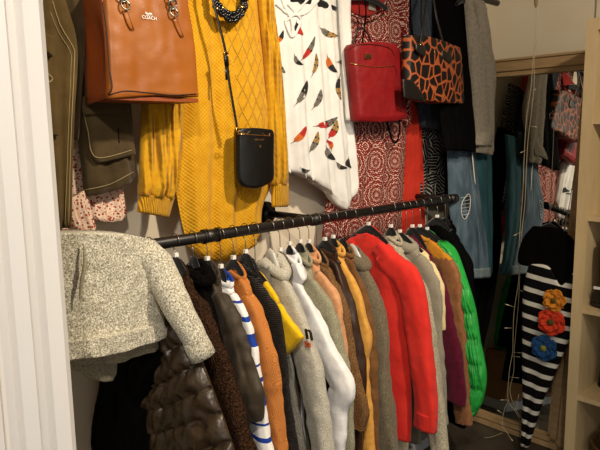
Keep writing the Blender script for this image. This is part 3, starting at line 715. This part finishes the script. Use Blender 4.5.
# white blouse with feather print
def feather_blouse():
    t = thing('feather_blouse', 'white blouse printed with loose coloured feathers and laced neckline', 'blouse', (1.55, 1.48, 1.1))
    wm = cloth('white_chiffon', '#d8d5cf', '#e2dfda', 10, .8, 500, .2)
    ob, bv = drape('body', [[(268, -45), (340, -45)], [(270, 0), (340, 0)], [(272, 60), (344, 60)], [(277, 120), (350, 110)], [(284, 168), (300, 172), (325, 182), (354, 150)], [(285, 171), (300, 176), (318, 184), (342, 209), (356, 181)]], wm, t, 1.50, th=.035, fold=.009, nf=4, seed=9, nu=60, nv=60)
    drape('sleeve', [[(336, -45), (350, -45)], [(338, 0), (349, 0)], [(342, 60), (350, 60)], [(345, 100), (354, 102)], [(346, 120), (356, 122)]], wm, t, 1.465, th=.02, fold=.003, nf=1, seed=3, nu=16, nv=30)
    for pl in ([(277, -12), (283, 4), (291, 20), (292, 36)], [(315, -10), (305, 2), (294, 14), (285, 22)], [(285, 22), (289, 32), (292, 37), (296, 32), (300, 20), (294, 12), (288, 4)], [(276, 4), (285, 12), (296, 15), (307, 12), (318, 0)]):
        seam(bv, pl, t, 'neck_cord', .0048, wm, .002, 30)
    cols = [plain('feather_grey', '#6e685f', .9), plain('feather_orange', '#c4601d', .9), plain('feather_red', '#b0261a', .9), plain('feather_black', '#1d1b1a', .9), plain('feather_tan', '#a07b42', .9)]
    mb = MB(); q_ = MB()
    #  base px, tip px, width px, colours along the length, banded
    Fs = [((274, 44), (283, 30), 3.2, (1, 3)), ((276, 57), (285, 73), 4, (0, 0)), ((294, 55), (303, 65), 3, (0, 3)), ((301, 60), (315, 36), 3.6, (2, 0)), ((296, 22), (303, 35), 4, (3, 2)),
          ((312, 75), (316, 53), 3, (4, 4)), ((320, 28), (338, 36), 4, (0, 4)), ((327, 56), (337, 73), 4.2, (1, 3)), ((337, 62), (344, 58), 3, (0, 0)), ((339, 76), (341, 100), 3, (3, 4)),
          ((296, 104), (307, 80), 4.4, (0, 3)), ((313, 108), (321, 89), 3.8, (0, 0)), ((293, 142), (306, 126), 4.4, (1, 2)), ((276, 101), (281, 97), 3, (2, 2)), ((280, 130), (285, 142), 3.2, (3, 0)),
          ((316, 126), (338, 117), 4.5, (2, 0)), ((328, 138), (337, 120), 5, (2, 4)), ((309, 152), (318, 131), 4, (0, 4)), ((301, 168), (310, 170), 2.6, (3, 0)), ((326, 147), (335, 160), 4.2, (0, 3)), ((336, 162), (347, 168), 3, (0, 3)), ((348, 158), (351, 168), 3, (3, 3)),
          ((318, 186), (324, 190), 2.4, (3, 0)), ((331, 150), (326, 140), 3, (1, 2)), ((350, 84), (353, 100), 2.4, (4, 1))]
    for a, b, w_, cc in Fs:
        a, b = Vector((a[0], a[1], 0)), Vector((b[0], b[1], 0)); d = b-a; nn = Vector((-d.y, d.x, 0)).normalized(); K = 12
        rowv = []
        for k in range(K+1):
            f = k/K; wd = w_*.74*math.sin(PI*min(1, f*.93+.07))**.7*(1 if f > .12 else .35); c = a+d*f+nn*(2.2*math.sin(PI*f))
            rowv.append([onto(bv, *(c+nn*wd*s)[:2], .0022) for s in (-1, -.33, .33, 1)])
        vs = []; fs = []; ok = all(x is not None for r_ in rowv for x in r_)
        if not ok: continue
        for r_ in rowv: vs += r_
        base = len(mb.v); mb.v += vs
        for k in range(K):
            for j in range(3):
                o = base+k*4+j; mb.f.append((o, o+1, o+5, o+4))
                c1 = cc[0] if k < K*.5 else cc[1]
                if cc[1] in (4, 0) and k % 3 == 2 and j != 1 and k > K*.3: c1 = 3
                mb.m.append(c1)
        qs = [onto(bv, *(a+d*f+nn*(2.2*math.sin(PI*f)))[:2], .003) for f in (-.12, 0, .3, .6, .9)]
        if all(x is not None for x in qs): q_.tube(qs, .0006, 4, mi=3)
    b = len(mb.v); mb.v += q_.v; mb.f += [tuple(i+b for i in f) for f in q_.f]; mb.m += q_.m
    o = mb.build('feather_print', cols, t)
feather_blouse()
hanger(1.50, 1.47, UZ, at(312, 1, 'y', 1.47).z, .11, 'black velvet hanger in the neck of the white feather blouse', ax='x', group=TOPH, tag=False, drop=.01)

# red geometric dress
def geo():
    t = NT('red_medallion_print', .85, spec=.15)
    x, y, z = t.xyz()
    S = 7.8
    fx = t.math('SUBTRACT', t.math('FRACT', t.math('MULTIPLY', x, S)), .5); fz = t.math('SUBTRACT', t.math('FRACT', t.math('MULTIPLY', z, S)), .5)
    rr = t.math('SQRT', t.math('ADD', t.math('MULTIPLY', fx, fx), t.math('MULTIPLY', fz, fz)))
    an = t.math('ARCTAN2', fz, fx)
    ds = t.math('MULTIPLY', t.math('SINE', t.math('MULTIPLY', rr, 88)), t.math('COSINE', t.math('MULTIPLY', an, 16)))
    rg = t.math('MULTIPLY', t.math('SINE', t.math('MULTIPLY', rr, 44)), .45)
    v = t.math('ADD', t.math('ADD', ds, rg), t.math('MULTIPLY', t.math('SUBTRACT', t.noise(190, 3), .5), 2.2))
    t.col(t.ramp(v, [(.0, '#6a1715'), (.36, '#7e201b'), (.62, '#c9b0a0')])); t.bump(t.noise(400, 2), .3, .001); return t.m
t = thing('red_patterned_dress', 'dark red dress with white medallion print behind the red backpack', 'dress', (1.8, 1.52, .95))
gm = geo()
ob, bv = drape('body', [[(340, -45), (392, -45)], [(341, 0), (404, 0)], [(345, 60), (405, 60)], [(345, 120), (406, 120)], [(330, 180), (404, 175)], [(322, 238), (400, 236)]], gm, t, 1.53, th=.035, fold=.006, nf=4, seed=13, nu=50, nv=50)
drape('sleeve', [[(396, -45), (408, -45)], [(398, 0), (405, 0)], [(402, 60), (405, 60)], [(402, 124), (406, 127)]], gm, t, 1.50, th=.03, fold=.003, nf=1, seed=3, nu=16, nv=30)
drape('neck_facing', [[(343, -12), (388, -12)], [(346, 0), (386, 0)], [(352, 12), (380, 10)], [(361, 16), (370, 16)]], cloth('plain_red_facing', '#8e1f1a', '#9a2620'), t, 1.49, th=.008, fold=0, nf=1, nu=20, nv=10)
q = at(372, 7, 'y', 1.478); MB().box((q.x-.02, q.y-.001, q.z-.012), (q.x+.02, q.y+.001, q.z+.012)).build('neck_label', plain('grey_label', '#8c8478', .8), t, False)
MB().tube(crv([at(340, 0, 'y', 1.485), at(347, 10, 'y', 1.48), at(360, 18, 'y', 1.475), at(374, 18, 'y', 1.475), at(386, 8, 'y', 1.48), at(391, -6, 'y', 1.485)], 24), .004, 8).build('neckline', gm, t)
hanger(at(366, 0, 'y', 1.46).x, 1.46, UZ, at(366, -4, 'y', 1.46).z, .13, 'black velvet hanger in the neck of the red medallion dress', ax='x', group=TOPH, tag=False, drop=.03)

# red backpack
def backpack():
    t = thing('backpack', 'plain dark red nylon backpack with front zip hanging on the patterned dress', 'backpack', at(378, 121, 'y', 1.42))
    rm = cloth('crimson_nylon', '#740b0f', '#800f13', 20, .55, 500, .2, 0, .35, .6)
    Y = 1.43
    ob, bv = drape('body', [[(350, 44.5), (370, 43), (391, 46)], [(347.5, 49), (371, 48), (396, 53)], [(348, 60), (372, 62), (397, 63)], [(351, 90), (375, 90), (400, 88)], [(353, 114), (378, 116), (402, 113)], [(354, 121), (378, 122), (402, 119)]], rm, t, Y, th=.04, fold=.002, nf=1, seed=3, nu=34, nv=34, back=.03, bulge=.2)
    bk = plain('dark_red_piping', '#4a0708', .5)
    seam(bv, [(349, 50), (356, 45.5), (372, 44.5), (389, 48), (394, 55)], t, 'piping', .0022, bk, .001)
    seam(bv, [(351, 63), (360, 65), (375, 67), (392, 66)], t, 'front_zip', .0016, M['gold'], .001)
    seam(bv, [(392, 66), (396, 71), (401, 112)], t, 'piping', .0016, bk, .001)
    c = onto(bv, 367.5, 56.5, .003)
    MB().box((c.x-.017, c.y-.002, c.z-.0085), (c.x+.017, c.y+.002, c.z+.0085)).build('plaque', M['gold'], t, False)
    MB().box((c.x-.0155, c.y-.0035, c.z-.0070), (c.x+.0155, c.y-.001, c.z+.0070)).build('plaque_face', plain('dark_plaque', '#33140e', .4), t, False)
    link('lettering', text_mesh('kate spade', .0072, c+Vector((0, -.0045, .0015)), (1, 0, 0), (0, 0, 1)), M['gold'], t, False)
    link('lettering', text_mesh('NEW YORK', .0036, c+Vector((0, -.0045, -.0035)), (1, 0, 0), (0, 0, 1)), M['gold'], t, False)
    MB().tube(crv([at(353, 44, 'y', Y), at(357, 32, 'y', Y-.005), at(362, 28, 'y', Y-.008), at(367, 33, 'y', Y-.005), at(372, 44, 'y', Y)], 20), .0045, 8, ey=.0022, side=(0, -1, 0)).build('grab_handle', plain('black_cherry', '#1e0606', .5), t)
    MB().tube(crv([at(386, 118, 'y', Y), at(390, 134, 'y', Y+.02), at(395, 143, 'y', Y+.02), at(399, 135, 'y', Y+.02), at(399, 118, 'y', Y)], 20), .005, 8, ey=.002, side=(0, -1, 0)).build('shoulder_strap', F_BLK, t)
    MB().tube(crv([at(362, 44, 'y', Y+.02), at(366, 10, 'y', Y+.01), Vector((at(366, 0, 'y', Y).x, 1.46, UZ-.05))], 12), .004, 8, ey=.002, side=(0, -1, 0)).build('hanging_loop', F_BLK, t)
backpack()

t = thing('coral_dress', 'plain coral red dress hanging between the medallion dress and the dark denim jacket', 'dress', (2.05, 1.54, .95))
drape('body', [[(400, -45), (424, -45)], [(400, 60), (424, 60)], [(400, 100), (418, 100)], [(397, 180), (420, 178)], [(395, 238), (422, 233)]], cloth('coral_crepe', '#a52616', '#b83020', 12), t, 1.545, th=.03, fold=.010, nf=3, seed=2)
t = thing('denim_jacket', 'dark blue grey denim jacket behind the giraffe print bag', 'jacket', (2.1, 1.5, 1.25))
dn = melange('dark_denim', '#1c2128', '#2d343d', '#454e58', 240, .3)
drape('body', [[(402, -45), (434, -45)], [(405, 0), (436, 0)], [(408, 60), (440, 60)], [(416, 100), (440, 100)], [(420, 126), (441, 131)]], dn, t, 1.50, th=.035, fold=.006, nf=3, seed=21)
drape('sleeve', [[(410, -45), (422, -45)], [(411, 0), (424, 0)], [(413, 30), (428, 30)], [(418, 60), (432, 60)]], dn, t, 1.463, th=.02, fold=.003, nf=1, seed=1, nu=16, nv=20)
def leaf():
    t = NT('black_leaf_print', .85, spec=.15)
    k = t.n.new('ShaderNodeTexVoronoi'); k.inputs['Scale'].default_value = 15; t.l(t.co, k.inputs['Vector'])
    sc = t.n.new('ShaderNodeSeparateColor'); t.l(k.outputs['Color'], sc.inputs[0]); an = t.math('MULTIPLY', sc.outputs[0], 6.28)
    x, y, z = t.xyz()
    v = t.math('ADD', t.math('MULTIPLY', x, t.math('COSINE', an)), t.math('MULTIPLY', z, t.math('SINE', an)))
    s = t.math('SINE', t.math('ADD', t.math('MULTIPLY', v, 480), t.math('MULTIPLY', t.noise(30), 6)))
    t.col(t.ramp(s, [(.35, '#0e0e10'), (.8, '#8f8c84')])); return t.m
t = thing('leaf_print_dress', 'black dress with white palm leaf print hanging below the denim jacket', 'dress', (2.2, 1.52, 1.05))
drape('body', [[(420, 60), (446, 60)], [(420, 110), (447, 110)], [(419, 160), (447, 160)], [(417, 198), (446, 204)]], leaf(), t, 1.54, th=.03, fold=.006, nf=3, seed=8)
t = thing('velvet_top', 'black long sleeved top hanging between the giraffe print bag and the grey cardigan', 'top', (2.25, 1.45, 1.25))
drape('body', [[1.46, (434, -45), (456, -45)], [1.45, (434, 0), (462, 2)], [1.43, (436, 40), (469, 45)], [1.38, (440, 110), (473, 110)], [1.35, (444, 150), (475, 152)]], F_BLK, t, 1.47, th=.03, fold=.006, nf=3, seed=31)
hanger(at(452, -4, 'y', 1.45).x, 1.45, UZ, at(452, -10, 'y', 1.45).z, .10, 'black velvet hanger in the neck of the black top', ax='x', group=TOPH, tag=False, drop=.03)

# giraffe print tote
def giraffe():
    t = thing('animal_print_bag', 'black and orange giraffe print shoulder bag with dark handles', 'handbag', at(432, 104, 'y', 1.40))
    g = NT('giraffe_print', .5, spec=.35)
    d = g.vor(23, 'DISTANCE_TO_EDGE', g.mapping((1.15, .01, .9)))
    g.col(g.ramp(d, [(0, '#a9582f'), (.06, '#964824'), (.09, '#0f0b0a')])); g = g.m
    dk = plain('black_bag_leather', '#110e0d', .4)
    ob, bv = drape('body', [[(404, 36), (425, 39), (457, 50)], [(404, 46), (430, 50), (458, 56)], [(404, 78), (430, 80), (460, 80)], [(405, 94), (432, 100), (461, 101)], [(408, 98), (433, 103), (459, 104)]], g, t, 1.372, th=.04, fold=.002, nf=1, seed=4, nu=34, nv=30, back=.03, bulge=.3)
    for poly in ([[(403, 79), (412, 80)], [(403, 88), (421, 91)], [(404, 98), (426, 102)]], [[(416, 44), (425, 46)], [(416, 50), (426, 54)], [(419, 54), (424, 57)]], [[(442, 50), (451, 52)], [(442, 58), (452, 61)], [(445, 61), (450, 64)]]):
        drape('leather_patch', poly, dk, t, 1.331, th=.003, fold=0, nf=1, nu=10, nv=8, wrinkle=0)
    for a, b, c in (((420, 46), (424, 20), (430, -30)), ((446, 53), (436, 15), (430, -30))):
        MB().tube(crv([at(*a, 'y', 1.335), at(*b, 'y', 1.345), at(*c, 'y', 1.39)], 20), .006, 8, ey=.003, side=(0, -1, 0)).build('handle', dk, t)
    st = MB()
    for q in ((420, 45), (434, 52), (446, 52)):
        c = at(*q, 'y', 1.327); st.tube([c, c+Vector((0, -.004, 0))], .003, 8)
    st.build('studs', M['gold'], t)
giraffe()

# grey cardigan
t = thing('grey_cardigan', 'beige grey fine rib knit cardigan hanging in the corner above the jeans', 'cardigan', (2.45, 1.4, 1.25))
gk = rib('beige_grey_rib_knit', '#9d9280', '#b3a896', 110, 'Z', .003)
drape('body', [[1.40, (464, 0), (475, 1), (482, 6)], [1.39, (467, 40), (489, 40)], [1.37, (471, 90), (492, 90)], [1.345, (475, 152), (491, 155)]], gk, t, 1.39, th=.03, fold=.005, nf=1, seed=14, nu=30, nv=40)
drape('sleeve', [[(474, 2), (480, 4), (485, 12)], [(479, 40), (489, 42)], [(483, 70), (495, 72)], [(478, 110), (493, 110)], [1.325, (475, 145), (492, 146)]], gk, t, 1.37, th=.022, fold=.003, nf=1, seed=5, nu=26, nv=40)
hanger(at(463, 0, 'y', 1.40).x, 1.40, UZ, at(464, -1, 'y', 1.40).z, .05, 'wooden hanger with silver hook in the grey cardigan', 'birchy' if 'birchy' in M else 'velvet', ax='x', group=TOPH, tag=False, drop=.03)

# jeans
def denim(name, a, b):
    t = NT(name, .85, spec=.15)
    n = t.noise(7, 3, vec=t.mapping((3, 1, .8))); f = t.noise(400, 2, vec=t.mapping((1, 1, .3)))
    t.col(t.ramp(n, [(.3, a), (.7, b)])); t.bump(f, .5, .001); t.bump(t.noise(20, 3), .5, .008); return t.m
def jeans():
    t = thing('jeans', 'faded light blue jeans with a ripped knee hanging in the corner', 'jeans', (2.3, 1.3, .65))
    dm = denim('faded_denim', '#324452', '#61727e')
    ob, bv = drape('leg', [[1.42, (447, 120), (474, 120)], [1.41, (447, 150), (474, 149)], [1.39, (448, 175), (475, 172)], [1.365, (449, 205), (478, 200)], [1.355, (454, 240), (484, 240)], [1.35, (459, 276), (487, 275)]], dm, t, 1.29, th=.03, fold=.005, nf=2, seed=3, nu=36, nv=44)
    rip = MB()
    c = [(463, 200), (468, 194), (470, 199), (469, 210), (465, 219), (462, 216), (461, 207)]
    P = [onto(bv, a, b, .002) for a, b in c]; ctr = sum(P, Vector())/len(P)
    rip.add(P+[ctr], [(i, (i+1) % 7, 7) for i in range(7)])
    rip.build('ripped_hole', plain('dark_hole', '#11151a', .9), t, False)
    seam(bv, c+[c[0]], t, 'frayed_edge', .0022, plain('frayed_cotton', '#b9bcb8', .95), .002)
    for k in range(6): seam(bv, [(460+k % 2, 198+k*3.4), (470, 196+k*3.6)], t, 'loose_thread', .0008, plain('cotton_thread', '#c6c8c4', .95), .003, 6)
    seam(bv, [(470, 170), (475, 205), (480, 240), (486, 270)], t, 'side_seam', .001, plain('denim_seam', '#6f8797', .9))
    h = drape('turned_hem', [[(458, 268), (488, 267)], [(459, 278), (488, 277)]], denim('hem_denim', '#5f6f76', '#7b878a'), t, 1.35, th=.036, fold=.003, nf=2, seed=3, nu=24, nv=6)
    t = thing('jeans', 'darker teal blue jeans hanging straight at the right of the ripped pair', 'jeans', (2.5, 1.3, .65))
    dm = denim('teal_denim', '#1f3f47', '#31565e')
    drape('leg', [[1.42, (474, 130), (489, 130)], [1.40, (474, 160), (490, 158)], [1.375, (476, 210), (491, 210)], [1.36, (482, 250), (491, 250)], [1.36, (483, 276), (491, 275)]], dm, t, 1.33, th=.022, fold=.004, nf=1, seed=6, nu=24, nv=40)
    MB().tube([at(472, 150, 'y', 1.37), at(474, 172, 'y', 1.36), at(476, 190, 'y', 1.35)], .004, 6, ey=.001, side=(0, -1, 0)).build('white_tape', M['tag'], t)
jeans()

t = thing('coat', 'long black coat hanging in the dark corner behind the jeans', 'coat', (2.35, 1.5, .25))
drape('body', [[(453, 120), (470, 120)], [(452, 200), (472, 200)], [(442, 245), (474, 245)], [(440, 320), (474, 320)], [(444, 384), (473, 380)]], F_BLK, t, 1.49, th=.03, fold=.006, nf=3, seed=17)

# ---------------------------------------------------------------- mirror
LEAN = .125
def mirror():
    X0 = 2.51; y0, y1 = .955, 1.50; H = 1.86; ang = math.atan(LEAN)
    t = thing('floor_mirror', 'tall wood framed mirror leaning on the wall beside the birch shelf', 'mirror', (X0, (y0+y1)/2, 0))
    M4 = Matrix.Translation(Vector((X0, 0, .0))) @ Matrix.Rotation(ang, 4, 'Y')
    fwid, ft, fb = .085, .078, .058
    H = (at(540, 57, 'x', X0+1.8*LEAN).z)/math.cos(ang)
    MB().box((0, y0+.02, .02), (.006, y1-.02, H-.02), M=M4).build('glass', M['mirror'], t, False)
    MB().box((.008, y0+.01, .01), (.016, y1-.01, H-.01), M=M4).build('backing', plain('backing_board', '#5c4a35', .8), t, False)
    def bar(a, b, horizontal):
        mb = MB()
        # stepped moulding: outer flat, groove, inner bead
        (ya, za), (yb, zb) = a, b
        if horizontal == 'b': parts = [(0, .40, -.022), (.40, .48, -.010), (.48, .82, -.020), (.82, 1, -.008)]
        if horizontal == 'b': mb_ = [((-0+d, ya, za+(zb-za)*p), (.02, yb, za+(zb-za)*q)) for p, q, d in parts]
        if horizontal == 't': mb_ = [((d, ya, zb-(zb-za)*q), (.02, yb, zb-(zb-za)*p)) for p, q, d in [(0, .12, -.030), (.12, .70, -.020), (.70, .78, -.008), (.78, 1, -.014)]]
        if horizontal == 'r': mb_ = [((d, ya+(yb-ya)*p, za), (.02, ya+(yb-ya)*q, zb)) for p, q, d in [(0, .40, -.022), (.40, .48, -.010), (.48, .82, -.020), (.82, 1, -.008)]]
        if horizontal == 'l': mb_ = [((d, yb-(yb-ya)*q, za), (.02, yb-(yb-ya)*p, zb)) for p, q, d in [(0, .40, -.022), (.40, .48, -.010), (.48, .82, -.020), (.82, 1, -.008)]]
        for p_, q_ in mb_: mb.box(p_, q_, M=M4)
        return mb
    bar((y0, 0), (y1, fb), 'b').build('bottom_rail', M['oak'], t, False)
    bar((y0, H-ft), (y1, H), 't').build('top_rail', M['oak'], t, False)
    bar((y0, 0), (y0+.085, H), 'r').build('side_rail', M['oak'], t, False)
    bar((y1-.012, 0), (y1, H), 'l').build('side_rail', M['oak'], t, False)
mirror()

# cardboard box on the floor under the clothes, seen in the mirror
t = thing('cardboard_box', 'brown cardboard box on the floor seen in the lower mirror', 'box', (1.75, 1.5, 0))
cbm = cloth('corrugated_card', '#7d5a36', '#8d6841', 8, .9, 300, .1, 0)
MB().box((1.35, 1.44, .04), (2.12, 1.585, .30)).build('carton', cbm, t, False)
MB().box((1.30, 1.41, 0), (2.15, 1.59, .045)).build('white_base', plain('white_card', '#a7aaad', .7), t, False)

# ---------------------------------------------------------------- birch cube shelf
SX = 2.30
def shelf():
    yl = .885; D = .39; Wd = .80; z0 = -.0
    t = thing('shelf_unit', 'pale birch cube shelf unit at the right edge holding shoes', 'shelf', (SX+.2, yl-.4, 0))
    T = .04; H = 1.775; P = .3575
    M_ = M['birch']
    MB().box((SX, yl-T, 0), (SX+D, yl, H)).build('side_panel', M_, t, False)
    MB().box((SX, yl-Wd, 0), (SX+D, yl-Wd+T, H)).build('side_panel', M_, t, False)
    MB().box((SX-.001, yl-Wd, H-T), (SX+D, yl+.0005, H+.001)).build('top_panel', M_, t, False)
    MB().box((SX+.001, yl-Wd+T, .0), (SX+D-.001, yl-T, T)).build('bottom_panel', M_, t, False)
    for z in (1.422, 1.067, .712, .362):
        MB().box((SX+.003, yl-Wd+T, z-.018), (SX+D-.003, yl-T, z)).build('shelf_board', M_, t, False)
    MB().box((SX+.004, yl-.41, T), (SX+D-.004, yl-.392, H-T)).build('divider', M_, t, False)
    MB().box((SX+D-.006, yl-Wd+.01, .01), (SX+D-.001, yl-.01, H-.01)).build('back_panel', wood('birch_back', '#b18a57', '#bf9864', .6, (3, 3, .6)), t, False)
shelf()
blk = plain('black_boot_leather', '#0e0c0b', .35)
def boot(x, y, z, label, h=.24, shaft=.055):
    t = thing('ankle_boot', label, 'boot', (x, y, z), 'boots on the cube shelf')
    # toe points toward the viewer (-x); one shell lofted along its height
    rings = [(.012, -.115, .125, .043), (.03, -.118, .125, .047), (.055, -.105, .12, .046), (.075, -.07, .115, .045), (.10, -.03, .105, .046), (.14, -.005, .10, .048), (h*.8, -.005, .10, shaft), (h, -.008, .10, shaft)]
    R = crv([(a, b, 0) for a, b, c, d in rings], 24); R2 = crv([(a, c, 0) for a, b, c, d in rings], 24); R3 = crv([(a, d, 0) for a, b, c, d in rings], 24)
    vs = []; n = 24
    for q, q2, q3 in zip(R, R2, R3):
        xa, xb = q.y, q2.y
        for j in range(n):
            a = 2*PI*j/n; vs.append((x+q3.y*math.sin(a), y+(xa+xb)/2+(xb-xa)/2*math.cos(a), z+q.x))
    fs = [(i*n+j, i*n+(j+1) % n, (i+1)*n+(j+1) % n, (i+1)*n+j) for i in range(23) for j in range(n)]+[tuple(range(n)), tuple(23*n+j for j in range(n))]
    MB().add(vs, fs).build('upper', blk, t)
    so = [(x+.046*math.sin(a), y+.005+.122*math.cos(a)) for a in [2*PI*j/28 for j in range(28)]]
    MB().add([(a, b, z+.001) for a, b in so]+[(a, b, z+.016) for a, b in so], [(j, (j+1) % 28, 28+(j+1) % 28, 28+j) for j in range(28)]+[tuple(range(28))[::-1], tuple(range(28, 56))]).build('sole', plain('rubber_sole', '#1b1816', .7), t)
    return t
bt = boot(SX+.075, .715, .714, 'black ankle boot with a small white tag, on the middle cube shelf', .25)
q = at(597, 288, 'x', SX+.027); MB().box((q.x-.002, q.y-.012, q.z-.005), (q.x+.002, q.y+.012, q.z+.005)).build('price_tag', M['tag'], bt, False)
bt = boot(SX+.16, .70, .364, 'black ankle boot on the shelf board below the tagged boot', .22)
def basket():
    t = thing('basket', 'small brown wicker basket in the lowest shelf cube', 'basket', (SX+.16, .73, .04))
    wk = NT('wicker', .8, spec=.2); wk.col(wk.ramp(wk.noise(60, 2), [(.3, '#5a4128'), (.7, '#8c6b45')])); wk.bump(wk.wave(60, 'Z', 2, 4), .9, .005)
    pts = [(0, .09), (.03, .10), (.08, .108), (.10, .11)]
    vs = []; n = 28
    for z, r_ in pts+[(.10, .10), (.012, .085)]:
        vs += [(SX+.16+r_*1.15*math.cos(2*PI*j/n), .73+r_*.9*math.sin(2*PI*j/n), .042+z) for j in range(n)]
    K = len(pts)+2
    MB().add(vs, [(i*n+j, i*n+(j+1) % n, (i+1)*n+(j+1) % n, (i+1)*n+j) for i in range(K-1) for j in range(n)]+[tuple(range(n)), tuple((K-1)*n+j for j in range(n))]).build('bowl', wk.m, t)
    MB().tube([(SX+.16+.126*math.cos(a), .73+.099*math.sin(a), .145) for a in [2*PI*j/28 for j in range(29)]], .006, 8).build('rim', wk.m, t)
basket()

# ---------------------------------------------------------------- striped shawl with flowers, in front of the mirror
def shawl():
    t = thing('striped_shawl', 'black and white striped pointed shawl with three fabric flowers in front of the mirror', 'shawl', at(527, 447, 'x', 2.32))
    X = 2.34
    sm = NT('black_white_stripes', .9, spec=.1)
    x, y, z = sm.xyz(); zz = sm.math('ADD', z, sm.math('MULTIPLY', y, -.10))
    f = sm.math('FRACT', sm.math('MULTIPLY', zz, 17.5)); sm.col(sm.ramp(f, [(0, '#0d0c0d'), (.66, '#c9c5b9')], True)); sm.bump(sm.noise(200, 2), .5, .002); sm = sm.m
    ob, bv = drape('striped_panel', [[(529, 264), (549, 266), (562, 285), (576, 270)], [(523, 290), (575, 295)], [(522, 330), (574, 325)], [(522, 370), (560, 362)], [(523, 405), (543, 402)], [(521, 445), (529, 447)]], sm, t, X, 'x', th=.02, fold=.004, nf=1, seed=2, nu=34, nv=50)
    drape('black_reflection_piece', [[(533, 226), (560, 228)], [(522, 240), (575, 242)], [(518, 262), (576, 262)], [(530, 266), (549, 268), (563, 292), (576, 268)]], F_BLK, t, X+.012, 'x', th=.02, fold=.003, nf=1, seed=2, nu=30, nv=24)  # added black piece standing in for dark clothes reflected in the mirror
    def flower(px, py, rad, c1, c2, n, seedn, nm):
        c = onto(bv, px, py, .004); rnd = random.Random(seedn)
        mp = cloth(nm, c1, c1, 30, .9, 300, .4); mc = boucle(nm+'_centre', c2, c2, 300)
        f = MB().tube([c+Vector((-.004, 0, 0)), c+Vector((-.002, 0, 0))], .012, 10).build('flower', mp, t)
        for layer, (rr, k) in enumerate(((rad, n), (rad*.68, n-1))):
            for i in range(k):
                a = 2*PI*i/k+layer*.4+rnd.uniform(-.1, .1); W = .80*rr; vs = []
                for u in range(7):
                    for v in range(7):
                        uu = u/6; vv = v/6*2-1; rad_ = rr*(.12+.88*uu)*(1+.08*math.cos(vv*7))
                        w_ = W*(.35+.65*math.sin(PI*min(.85, uu*.8+.1)))*vv
                        if u == 6: rad_ -= rr*.10*vv*vv
                        dy = math.cos(a)*rad_-math.sin(a)*w_; dz = math.sin(a)*rad_+math.cos(a)*w_
                        vs.append(c+Vector((-.006-.009*layer-.010*uu*uu-.005*math.sin(vv*5+i), dy, dz)))
                pet = MB().add(vs, [(u*7+v, u*7+v+1, (u+1)*7+v+1, (u+1)*7+v) for u in range(6) for v in range(6)]).build('petal', mp, f)
                pet.modifiers.new('s', 'SOLIDIFY').thickness = .002
        cc = c+Vector((-.018, 0, 0))
        MB().tube([cc+Vector((-.010*math.sin(a), 0, 0)) for a in (0, .5, 1, 1.5)], [rad*.27*math.cos(a)+.0005 for a in (0, .5, 1, 1.5)], 14, side=(0, 0, 1)).build('flower_centre', mc, f)
    flower(553, 321, .052, '#c4391f', '#59552c', 6, 1, 'red_felt')
    flower(556, 299.5, .043, '#c77d22', '#6d5a2a', 5, 2, 'ochre_felt')
    flower(546, 347, .050, '#17406e', '#8b8b3a', 6, 3, 'blue_felt')
    hanger(X+.02, at(547, 228, 'x', X).y, 1.44, at(547, 228, 'x', X).z, .06, 'thin black hanger of the striped shawl', ax='y', group=None, tag=False, drop=.02)
shawl()

# ---------------------------------------------------------------- string of fairy lights
def fairy():
    t = thing('fairy_lights', 'thin clear string of fairy lights hanging down in front of the mirror', 'string lights', at(513, 440, 'x', 2.42))
    wire = plain('clear_wire', '#b7a886', .35); bulb = plain('clear_bulb', '#d9cda8', .2)
    X = 2.40
    a = [(536, -40), (536, 0), (536, 40), (533, 60), (530, 90), (527, 120), (524, 160), (522, 195), (521, 225), (519, 250), (518, 280), (515, 310), (513, 335), (512, 352), (510, 372), (508, 400), (514, 410), (520, 418)]
    b = [(536, 40), (534, 58), (535, 80), (531, 110), (528, 140), (527, 170), (524, 205), (522, 230), (521, 262), (518, 300), (516, 330), (515, 350), (513, 372), (510, 392), (518, 412), (523, 420)]
    c = [(508, 400), (505, 410), (502, 425), (506, 432), (513, 441)]
    d = [(502, 433), (492, 437), (483, 438)]
    for k, L in enumerate((a, b, c, d)):
        XX = X+.012*k if k < 2 else X-.02
        P = [at(px+(.8*math.sin(i*2.1+k)), py, 'x', XX) for i, (px, py) in enumerate(L)]
        MB().tube(crv(P, 90), .0013, 6).build('wire', wire, t)
    for (px, py, dx, dy) in ((533, 48, -4, 0), (530, 92, 6, -3), (528, 126, 9, 1), (526, 150, -6, 3), (521, 232, -8, 4), (519, 262, 9, 0), (517, 288, 6, 4), (514, 307, -9, -3), (512, 328, -8, 0), (512, 356, 8, 1), (513, 352, 9, 1), (510, 377, 9, 1), (508, 400, -8, 0), (504, 414, -7, -4), (516, 408, 3, -14), (509, 436, 4, 5)):
        p0 = at(px, py, 'x', X); p1 = at(px+dx*.6, py+dy*.6, 'x', X-.01); p2 = at(px+dx, py+dy, 'x', X-.012)
        MB().tube([p0, p1], .001, 5).build('bulb_lead', wire, t)
        MB().tube([p1, p2], [.0022, .0012], 6).build('bulb', bulb, t)
    t2 = thing('cord_knot', 'knotted twine loop above the mirror that holds the fairy lights', 'knot', at(536, 6, 'x', X))
    MB().tube([at(536, -60, 'x', X), at(536, 8, 'x', X)], .003, 8).build('twine', cloth('jute', '#9a8768', '#b09c7b'), t2)
    MB().tube([at(536, -6, 'x', X), at(536, -2, 'x', X), at(536, 4, 'x', X), at(536, 8, 'x', X)], [.004, .008, .0085, .003], 10, wr=.3).build('knot', cloth('jute_knot', '#8a7553', '#a28d68'), t2)
fairy()
